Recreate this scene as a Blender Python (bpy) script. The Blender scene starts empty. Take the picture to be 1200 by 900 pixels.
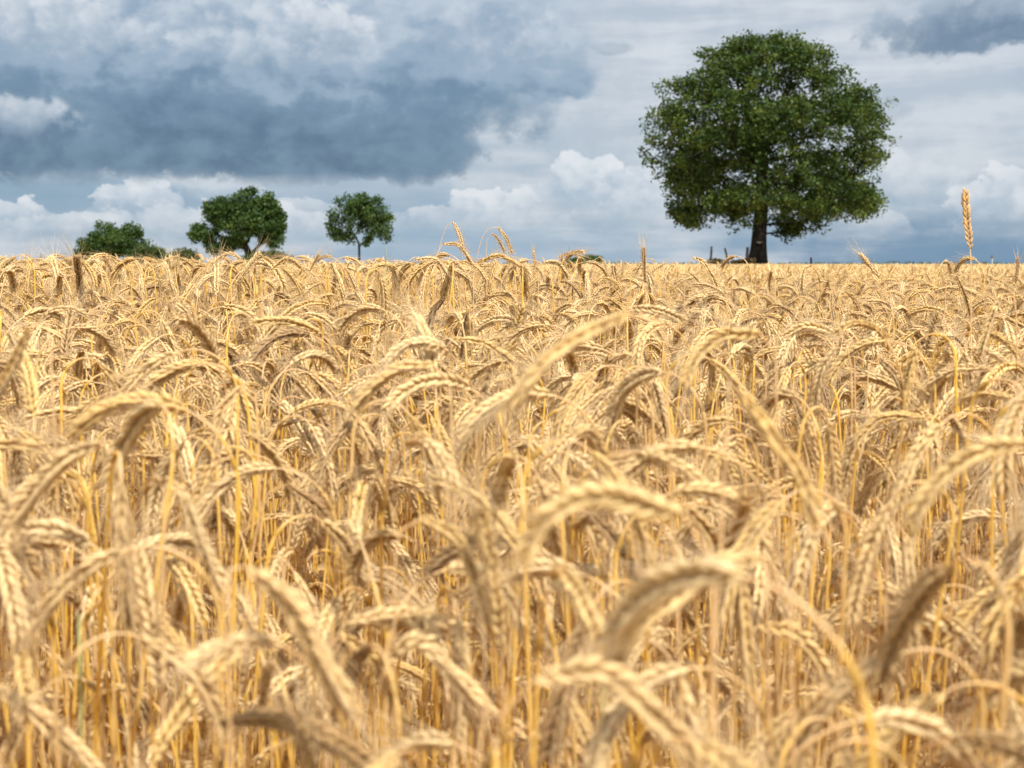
import bpy, math, random
import numpy as np
from mathutils import Vector, Matrix

random.seed(7)
rng = np.random.default_rng(7)
R = math.radians
scene = bpy.context.scene
C = scene.collection

# ------------------------------------------------------------------ camera
F = 1667.0            # focal length in pixels of a 1200 px wide frame (50 mm)
CAMZ = 1.40
HORIZON = 309.5
PITCH = math.atan((450 - HORIZON) / F)

cam_data = bpy.data.cameras.new('camera')
cam = bpy.data.objects.new('camera', cam_data)
C.objects.link(cam)
cam.location = (0, 0, CAMZ)
cam.rotation_euler = (math.pi / 2 - PITCH, 0, 0)
cam_data.sensor_width = 36
cam_data.lens = 36 * F / 1200
cam_data.clip_start = 0.02
cam_data.clip_end = 20000
cam_data.dof.use_dof = True
cam_data.dof.focus_distance = 4.2
cam_data.dof.aperture_fstop = 8.0
scene.camera = cam

CP, SP = math.cos(PITCH), math.sin(PITCH)


def ray(px, py):
    """direction of a photo pixel, scaled so that its forward depth is 1 along y"""
    x = (px - 600) / F
    v = (450 - py) / F
    y = CP + v * SP
    z = -SP + v * CP
    return np.array([x, y, z])


def at(px, py, d):
    """point seen at a photo pixel, at ground distance d in front of the camera"""
    r = ray(px, py)
    return np.array([0, 0, CAMZ]) + r * (d / r[1])


def project(p):
    p = np.asarray(p, float)
    x = p[..., 0]
    y = p[..., 1]
    z = p[..., 2] - CAMZ
    dep = y * CP - z * SP
    up = y * SP + z * CP
    dep = np.maximum(dep, 1e-3)
    return 600 + F * x / dep, 450 - F * up / dep, dep


def smooth(a, b, x):
    t = np.clip((x - a) / (b - a), 0, 1)
    return t * t * (3 - 2 * t)


def ground_z(x, y):
    x = np.asarray(x, float)
    y = np.asarray(y, float)
    az = np.arctan2(x, np.maximum(y, 0.01))
    side = 0.10 * (1 - smooth(-0.30, -0.02, az)) + 0.06 * (1 - smooth(0.03, 0.14, az))
    swell = 0.72 * side * smooth(3.0, 6.0, y) * (1 - smooth(9.0, 30.0, y))
    bank = 1.13 * smooth(101.0, 109.0, y)
    return swell + bank


# ------------------------------------------------------------------ mesh builder
class MB:
    def __init__(self):
        self.v, self.f, self.m, self.t, self.n = [], [], [], [], 0

    def add(self, verts, faces, mat=0, tint=0.5):
        verts = np.asarray(verts, np.float32).reshape(-1, 3)
        faces = np.asarray(faces, np.int64)
        self.v.append(verts)
        self.f.append((faces + self.n))
        self.m.append(np.full(len(faces), mat, np.int32))
        t = np.empty(len(verts), np.float32)
        t[:] = tint
        self.t.append(t)
        self.n += len(verts)

    def mesh(self, name, mats, smooth_shade=True):
        me = bpy.data.meshes.new(name)
        v = np.concatenate(self.v)
        loops = np.concatenate([f.ravel() for f in self.f])
        sizes = np.concatenate([np.full(len(f), f.shape[1], np.int64) for f in self.f])
        starts = np.concatenate([[0], np.cumsum(sizes)[:-1]])
        me.vertices.add(len(v))
        me.vertices.foreach_set('co', v.ravel())
        me.loops.add(len(loops))
        me.loops.foreach_set('vertex_index', loops.astype(np.int32))
        me.polygons.add(len(sizes))
        me.polygons.foreach_set('loop_start', starts.astype(np.int32))
        me.polygons.foreach_set('material_index', np.concatenate(self.m))
        me.update(calc_edges=True)
        if smooth_shade:
            me.polygons.foreach_set('use_smooth', np.ones(len(sizes), bool))
        a = me.attributes.new('tint', 'FLOAT', 'POINT')
        a.data.foreach_set('value', np.concatenate(self.t))
        for m in mats:
            me.materials.append(m)
        me.validate()
        return me


def frames(P):
    """tangents and a parallel-transported normal along a polyline"""
    P = np.asarray(P, float)
    T = np.gradient(P, axis=0)
    T /= np.linalg.norm(T, axis=1)[:, None] + 1e-12
    ref = np.array([0, 1, 0.0]) if abs(T[0][1]) < 0.9 else np.array([1.0, 0, 0])
    n = np.cross(T[0], np.cross(ref, T[0]))
    n /= np.linalg.norm(n)
    N = [n]
    for i in range(1, len(P)):
        n = N[-1] - T[i] * np.dot(N[-1], T[i])
        n /= np.linalg.norm(n) + 1e-12
        N.append(n)
    N = np.array(N)
    return T, N, np.cross(T, N)


def tube(mb, P, rad, sides=5, mat=0, tint=0.5, cap=True):
    P = np.asarray(P, float)
    T, N, B = frames(P)
    rad = np.broadcast_to(np.asarray(rad, float), (len(P),))
    a = np.arange(sides) / sides * 2 * np.pi
    ring = np.cos(a)[None, :, None] * N[:, None, :] + np.sin(a)[None, :, None] * B[:, None, :]
    V = P[:, None, :] + ring * rad[:, None, None]
    n = len(P)
    i = np.arange(n - 1)[:, None] * sides
    j = np.arange(sides)[None, :]
    k = (np.arange(sides)[None, :] + 1) % sides
    q = np.stack([i + j, i + k, i + sides + k, i + sides + j], -1).reshape(-1, 4)
    t = tint if np.isscalar(tint) else np.repeat(np.asarray(tint), sides)
    mb.add(V.reshape(-1, 3), q, mat, t)
    if cap and sides == 4:
        mb.add(V[-1], [[0, 1, 2, 3]], mat, 0.5)


def resample(P, n):
    P = np.asarray(P, float)
    s = np.concatenate([[0], np.cumsum(np.linalg.norm(np.diff(P, axis=0), axis=1))])
    u = np.linspace(0, s[-1], n)
    return np.stack([np.interp(u, s, P[:, k]) for k in range(P.shape[1])], 1), s[-1]


def spline(P, n=60):
    """Catmull-Rom through the points, resampled evenly"""
    P = np.asarray(P, float)
    if len(P) == 2:
        return resample(P, n)[0]
    Q = np.vstack([2 * P[0] - P[1], P, 2 * P[-1] - P[-2]])
    out = []
    for i in range(1, len(Q) - 2):
        t = np.linspace(0, 1, 14, endpoint=False)[:, None]
        p0, p1, p2, p3 = Q[i - 1], Q[i], Q[i + 1], Q[i + 2]
        out.append(0.5 * (2 * p1 + (p2 - p0) * t + (2 * p0 - 5 * p1 + 4 * p2 - p3) * t ** 2 + (3 * p1 - p0 - 3 * p2 + p3) * t ** 3))
    out = np.vstack(out + [P[-1:]])
    return resample(out, n)[0]


# ------------------------------------------------------------------ materials
def new_mat(name):
    m = bpy.data.materials.new(name)
    m.use_nodes = True
    nt = m.node_tree
    nt.nodes.clear()
    return m, nt


def nd(nt, kind, **kw):
    n = nt.nodes.new(kind)
    for k, v in kw.items():
        setattr(n, k, v)
    return n


def ramp(nt, fac, stops, interp='LINEAR'):
    r = nd(nt, 'ShaderNodeValToRGB')
    e = r.color_ramp.elements
    r.color_ramp.interpolation = interp
    while len(e) < len(stops):
        e.new(0.5)
    for el, (p, c) in zip(e, stops):
        el.position = p
        el.color = (*c, 1)
    nt.links.new(fac, r.inputs[0])
    return r.outputs[0]


def mixc(nt, fac, a, b, mode='MIX'):
    m = nd(nt, 'ShaderNodeMix', data_type='RGBA', blend_type=mode)
    for s, v in ((m.inputs[0], fac), (m.inputs[6], a), (m.inputs[7], b)):
        if hasattr(v, 'is_linked'):
            nt.links.new(v, s)
        elif isinstance(v, (int, float)):
            s.default_value = v
        else:
            s.default_value = (*v, 1)
    return m.outputs[2]


def finish(nt, col, rough, translucent, spec=0.35, bump=None, tcol=None):
    out = nd(nt, 'ShaderNodeOutputMaterial')
    b = nd(nt, 'ShaderNodeBsdfPrincipled')
    nt.links.new(col, b.inputs['Base Color'])
    b.inputs['Roughness'].default_value = rough
    b.inputs['Specular IOR Level'].default_value = spec
    if bump is not None:
        bp = nd(nt, 'ShaderNodeBump')
        bp.inputs['Strength'].default_value = bump[1]
        bp.inputs['Distance'].default_value = bump[2]
        nt.links.new(bump[0], bp.inputs['Height'])
        nt.links.new(bp.outputs[0], b.inputs['Normal'])
    if translucent > 0:
        t = nd(nt, 'ShaderNodeBsdfTranslucent')
        nt.links.new(tcol if tcol is not None else col, t.inputs['Color'])
        mx = nd(nt, 'ShaderNodeMixShader')
        mx.inputs[0].default_value = translucent
        nt.links.new(b.outputs[0], mx.inputs[1])
        nt.links.new(t.outputs[0], mx.inputs[2])
        nt.links.new(mx.outputs[0], out.inputs[0])
    else:
        nt.links.new(b.outputs[0], out.inputs[0])


def straw_mat(name, stops, rough, trans, spec, grain=90.0, amount=0.35, neck=None):
    """straw-like material: a tone per plant, a tone per piece (tint) and a fine fibre noise"""
    m, nt = new_mat(name)
    oi = nd(nt, 'ShaderNodeObjectInfo')
    col = ramp(nt, oi.outputs['Random'], stops)
    at_ = nd(nt, 'ShaderNodeAttribute', attribute_name='tint')
    if neck is not None:      # the top of the straw ripens paler
        col = mixc(nt, ramp(nt, at_.outputs['Fac'], [(0.50, (0, 0, 0)), (0.60, (1, 1, 1))]), col, neck)
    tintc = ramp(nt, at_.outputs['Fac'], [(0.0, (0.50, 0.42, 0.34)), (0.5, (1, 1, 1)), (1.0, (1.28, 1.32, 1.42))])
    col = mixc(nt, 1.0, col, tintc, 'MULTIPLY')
    tc = nd(nt, 'ShaderNodeTexCoord')
    no = nd(nt, 'ShaderNodeTexNoise')
    no.inputs['Scale'].default_value = grain
    no.inputs['Detail'].default_value = 3
    nt.links.new(tc.outputs['Object'], no.inputs['Vector'])
    nz = ramp(nt, no.outputs[0], [(0.3, (0.72, 0.66, 0.58)), (0.65, (1.12, 1.12, 1.12))])
    col = mixc(nt, amount, col, mixc(nt, 1.0, col, nz, 'MULTIPLY'))
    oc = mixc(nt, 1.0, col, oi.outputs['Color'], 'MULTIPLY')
    finish(nt, oc, rough, trans, spec, tcol=mixc(nt, 1.0, oc, (1.15, 1.0, 0.60), 'MULTIPLY'))
    return m


EAR = straw_mat('ripe_ear', [(0.0, (0.68, 0.485, 0.185)), (0.3, (0.735, 0.555, 0.255)), (0.62, (0.76, 0.605, 0.335)),
                             (0.90, (0.70, 0.51, 0.24)), (0.97, (0.50, 0.345, 0.165)), (1.0, (0.36, 0.23, 0.11))], 0.6, 0.28, 0.22, 260, 0.6)
AWN = straw_mat('ear_bristle', [(0.0, (0.66, 0.48, 0.25)), (1.0, (0.70, 0.56, 0.34))], 0.4, 0.3, 0.4)
STEM = straw_mat('straw_stem', [(0.0, (0.86, 0.63, 0.10)), (0.35, (0.85, 0.63, 0.15)), (0.7, (0.81, 0.61, 0.20)),
                                (0.9, (0.70, 0.52, 0.26)), (1.0, (0.56, 0.37, 0.12))], 0.38, 0.45, 0.45, 60, 0.4, neck=(0.72, 0.55, 0.30))
LEAF = straw_mat('dry_leaf', [(0.0, (0.72, 0.56, 0.32)), (0.6, (0.62, 0.45, 0.22)), (1.0, (0.46, 0.31, 0.15))], 0.55, 0.35, 0.25, 40, 0.6)
GREEN = straw_mat('green_blade', [(0.0, (0.36, 0.39, 0.15)), (1.0, (0.42, 0.43, 0.20))], 0.45, 0.35, 0.35, 40, 0.4)


# ------------------------------------------------------------------ wheat plant pieces
FT = np.array([0.0, 0.12, 0.34, 0.6, 0.82, 1.0])
FR = np.array([0.35, 0.82, 1.0, 0.80, 0.42, 0.03])


def floret_template(sides=6):
    a = np.arange(sides) / sides * 2 * np.pi
    V = []
    for t, r in zip(FT, FR):
        for x in a:
            keel = 1.0 + 0.16 * max(0, math.cos(x))
            V.append((r * math.cos(x) * keel, r * math.sin(x) * 0.92, t))
    q = []
    n = len(FT)
    for i in range(n - 1):
        for j in range(sides):
            k = (j + 1) % sides
            q.append((i * sides + j, i * sides + k, (i + 1) * sides + k, (i + 1) * sides + j))
    return np.array(V), np.array(q), np.repeat(FT, sides)


FV, FQ, FTT = floret_template(6)


def build_ear(P, L, seed, twist=0.0, width=1.0, awn=1.0):
    """P: even polyline base to tip.  Returns (ear MB, beard MB)"""
    g = np.random.default_rng(seed)
    ear, beard = MB(), MB()
    T, N0, B0 = frames(P)
    n = int(round(L / 0.0046))
    n = max(14, min(26, n))
    sz = L / 0.107
    tube(ear, P[:-2], np.linspace(0.0014, 0.0006, len(P) - 2), 5, 0, 0.55)
    m = len(P)
    for i in range(n):
        s = (i + 0.25) / n * 0.95
        f = s * (m - 1)
        i0 = int(f)
        w = f - i0
        p = P[i0] * (1 - w) + P[min(i0 + 1, m - 1)] * w
        t, nn, bb = T[i0], N0[i0], B0[i0]
        tw = twist + 0.5 * s
        nrm = nn * math.cos(tw) + bb * math.sin(tw)
        bi = np.cross(t, nrm)
        sg = 1 if i % 2 else -1
        env = min(1.0, 0.62 + 2.2 * s, 0.55 + 2.4 * (1 - s))
        ptone = g.normal(0, 0.05)
        for k in (-1, 1):
            aa = R(22 + g.normal(0, 4.0))
            ab = R(15 + g.normal(0, 4.5))
            if s > 0.9:
                aa *= 0.6
            D = t * math.cos(aa) + sg * nrm * math.sin(aa) * 1.05 + k * bi * math.sin(ab)
            D /= np.linalg.norm(D)
            X = sg * nrm * 0.8 + k * bi * 0.8
            X = X - D * np.dot(X, D)
            X /= np.linalg.norm(X)
            Y = np.cross(D, X)
            ln = 0.0146 * env * (1 + g.normal(0, 0.06)) * sz
            wd = 0.00262 * env * width * (1 + g.normal(0, 0.06)) * sz
            o = p + (sg * nrm * 0.0012 + k * bi * 0.0011) * sz
            bend = -0.10 * FV[:, 2] ** 2
            V = o + (FV[:, :1] * wd) * X + (FV[:, 1:2] * wd) * Y + (FV[:, 2:3] * ln) * D + (bend[:, None] * ln) * X
            tone = 0.50 + ptone + g.normal(0, 0.06)
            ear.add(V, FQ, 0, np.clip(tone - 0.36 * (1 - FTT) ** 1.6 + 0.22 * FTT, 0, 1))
            if g.random() < 0.92 * awn:
                la = (0.034 + 0.026 * g.random()) * (0.75 + 0.5 * s) * sz
                tip = o + D * ln * 0.97 - X * 0.10 * ln
                d2 = D * 0.75 + t * 0.35 + g.normal(0, 0.07, 3)
                d2 /= np.linalg.norm(d2)
                d3 = d2 + g.normal(0, 0.10, 3)
                d3 /= np.linalg.norm(d3)
                Q = np.array([tip - D * ln * 0.1, tip + d2 * la * 0.5, tip + d2 * la * 0.5 + d3 * la * 0.5])
                tube(beard, Q, [0.00036, 0.00026, 0.00006], 3, 0, 0.5 + g.normal(0, 0.1), cap=False)
    if not beard.v:
        tube(beard, P[-3:], [0.0003, 0.0002, 0.0001], 3, 0, 0.5, cap=False)
    return ear, beard


def build_stem(P, seed, thick=1.0):
    g = np.random.default_rng(seed)
    mb = MB()
    n = len(P)
    u = np.linspace(0, 1, n)
    rad = (0.0018 - 0.0009 * u ** 2.2) * thick
    tint = np.clip(0.46 + 0.12 * u ** 1.5 + 0.12 * u ** 6 + g.normal(0, 0.02, n), 0, 1)
    tube(mb, P, rad, 6, 0, tint)
    # a node ring on the stalk and the sheath below it
    for q in (0.30, 0.60):
        i = int(q * n)
        if 1 < i < n - 2:
            a, b = P[i - 1], P[i + 1]
            c = (a + b) / 2
            d = (b - a) / np.linalg.norm(b - a)
            tube(mb, np.array([c - d * 0.006, c - d * 0.002, c + d * 0.002, c + d * 0.006]), [0.0019, 0.0026, 0.0026, 0.0019], 6, 0, 0.15)
    return mb


def build_leaf(origin, heading, seed, length=None, width=None, up=0.6):
    g = np.random.default_rng(seed)
    mb = MB()
    L = length or (0.13 + 0.10 * g.random())
    wd = width or (0.0042 + 0.0028 * g.random())
    n = 14
    p = np.array(origin, float)
    h = np.array([math.cos(heading), math.sin(heading), 0])
    th = R(90) * up
    curl = R(100 + 70 * g.random()) / n
    P = [p.copy()]
    for i in range(n - 1):
        p = p + (h * math.cos(th) + np.array([0, 0, 1]) * math.sin(th)) * L / n
        th -= curl * (0.4 + 1.2 * i / n)
        P.append(p.copy())
    P = np.array(P)
    T, _, _ = frames(P)
    side0 = np.cross(h, [0, 0, 1.0])
    V, q = [], []
    tw = 0.0
    tr = g.normal(0, 1.6) / n
    for i in range(n):
        s = side0 * math.cos(tw) + np.cross(T[i], side0) * math.sin(tw)
        nn = np.cross(T[i], s)
        w = wd * (1 - (i / (n - 1)) ** 2.5) * min(1, 0.5 + i * 0.25) + 0.0003
        V += [P[i] - s * w, P[i] + nn * w * 0.45, P[i] + s * w]
        tw += tr
        if i:
            a, b = (i - 1) * 3, i * 3
            q += [(a, a + 1, b + 1, b), (a + 1, a + 2, b + 2, b + 1)]
    mb.add(np.array(V), np.array(q), 0, 0.5 + g.normal(0, 0.1))
    return mb


def local_curve(g, bend0, bend1, lean, h, L, neck):
    """stalk standing at the origin, nodding towards +x; returns stem polyline and ear polyline"""
    th = lean
    p = np.zeros(3)
    P = [p.copy()]
    straight = h - neck * 0.55
    ns = 10
    wob = g.normal(0, 0.012, 2)
    for i in range(ns):
        p = p + np.array([math.sin(th) + wob[0] * math.sin(i * 0.7), wob[1] * math.sin(i * 0.5), math.cos(th)]) * straight / ns
        P.append(p.copy())
    nn = 14
    for i in range(nn):
        th = lean + (bend0 - lean) * ((i + 1) / nn) ** 1.25
        p = p + np.array([math.sin(th), wob[1], math.cos(th)]) * neck / nn
        P.append(p.copy())
    E = [p.copy()]
    ne = 26
    sidew = g.normal(0, 0.15)
    for i in range(ne):
        th = bend0 + (bend1 - bend0) * ((i + 1) / ne)
        p = p + np.array([math.sin(th), sidew * i / ne, math.cos(th)]) * L / ne
        E.append(p.copy())
    return np.array(P), resample(np.array(E), 28)[0]


VARIANTS = []
BENDS = [(8, 22, 0.12), (18, 45, 0.13), (40, 95, 0.11), (60, 125, 0.11), (70, 150, 0.10), (80, 165, 0.10), (95, 172, 0.09), (110, 170, 0.09),
         (130, 176, 0.08), (145, 175, 0.08), (55, 110, 0.12), (90, 150, 0.10), (155, 180, 0.07), (45, 140, 0.11), (120, 165, 0.09), (75, 172, 0.10)]
POSE = []
for vi, (b0, b1, neck) in enumerate(BENDS + [(b + k, c + k * (1 if c < 165 else 0), n * 1.15) for (b, c, n), k in zip(BENDS, [6, 12, -9, 8, -12, 9, -8, 7, -10, 5, 9, -11, 4, 8, -7, 6])]):
    g = np.random.default_rng(100 + vi)
    h = 1.17 if b0 > 30 else 1.12
    L = 0.082 + 0.042 * g.random()
    S, E = local_curve(g, R(b0), R(b1), R(g.normal(2, 2)), h, L, neck)
    apex = max(S[:, 2].max(), E[:, 2].max())
    S[:, 2] *= 1.17 / apex if b0 > 30 else 1.17 / apex
    E = E + (S[-1] - E[0])
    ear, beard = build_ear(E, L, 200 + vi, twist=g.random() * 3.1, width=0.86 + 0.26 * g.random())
    stem = build_stem(S, 300 + vi)
    lh = 0.55 + 0.25 * g.random()
    i = int(lh * 10)
    leaf = build_leaf(S[i], g.random() * 6.28, 400 + vi, up=0.5 + 0.4 * g.random())
    i = int((0.25 + 0.3 * g.random()) * 10)
    leaf2 = build_leaf(S[i], g.random() * 6.28, 4400 + vi, length=0.16 + 0.12 * g.random(), up=0.4 + 0.5 * g.random())
    V = dict(ear=ear.mesh('ear', [EAR]), beard=beard.mesh('beard', [AWN]), stem=stem.mesh('stem', [STEM]), leaf=leaf.mesh('leaf', [LEAF]), leaf2=leaf2.mesh('leaf', [LEAF]))
    whole = MB()
    for mi, part in ((0, ear), (1, beard), (2, stem), (3, leaf), (3, leaf2)):
        base = whole.n
        for v, t in zip(part.v, part.t):
            whole.v.append(v)
            whole.t.append(t)
        for f in part.f:
            whole.f.append(f + base - 0)
            whole.m.append(np.full(len(f), mi, np.int32))
        whole.n += part.n
    V['whole'] = whole.mesh('whole_plant', [EAR, AWN, STEM, LEAF])
    V['S'], V['E'] = S, E
    VARIANTS.append(V)
    POSE.append('upright' if b1 < 60 else ('arched' if b1 < 125 else 'drooping'))


# ------------------------------------------------------------------ object helpers
def link(name, me, parent=None):
    o = bpy.data.objects.new(name, me)
    C.objects.link(o)
    if parent is not None:
        o.parent = parent
    return o


def tag(o, label=None, cat=None, group=None, kind=None):
    if label:
        o['label'] = label
    if cat:
        o['category'] = cat
    if group:
        o['group'] = group
    if kind:
        o['kind'] = kind
    return o


def empty(name, loc=(0, 0, 0)):
    o = bpy.data.objects.new(name, None)
    o.empty_display_size = 0.05
    C.objects.link(o)
    o.location = loc
    return o


# ------------------------------------------------------------------ traced wheat ears (photo pixels: ear from its neck to its tip)
G_FRONT = 'wheat stalks in the blurred front of the field'
G_MID = 'wheat stalks in the sharp middle of the field'
G_SKY = 'wheat ears standing up against the sky'
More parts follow.
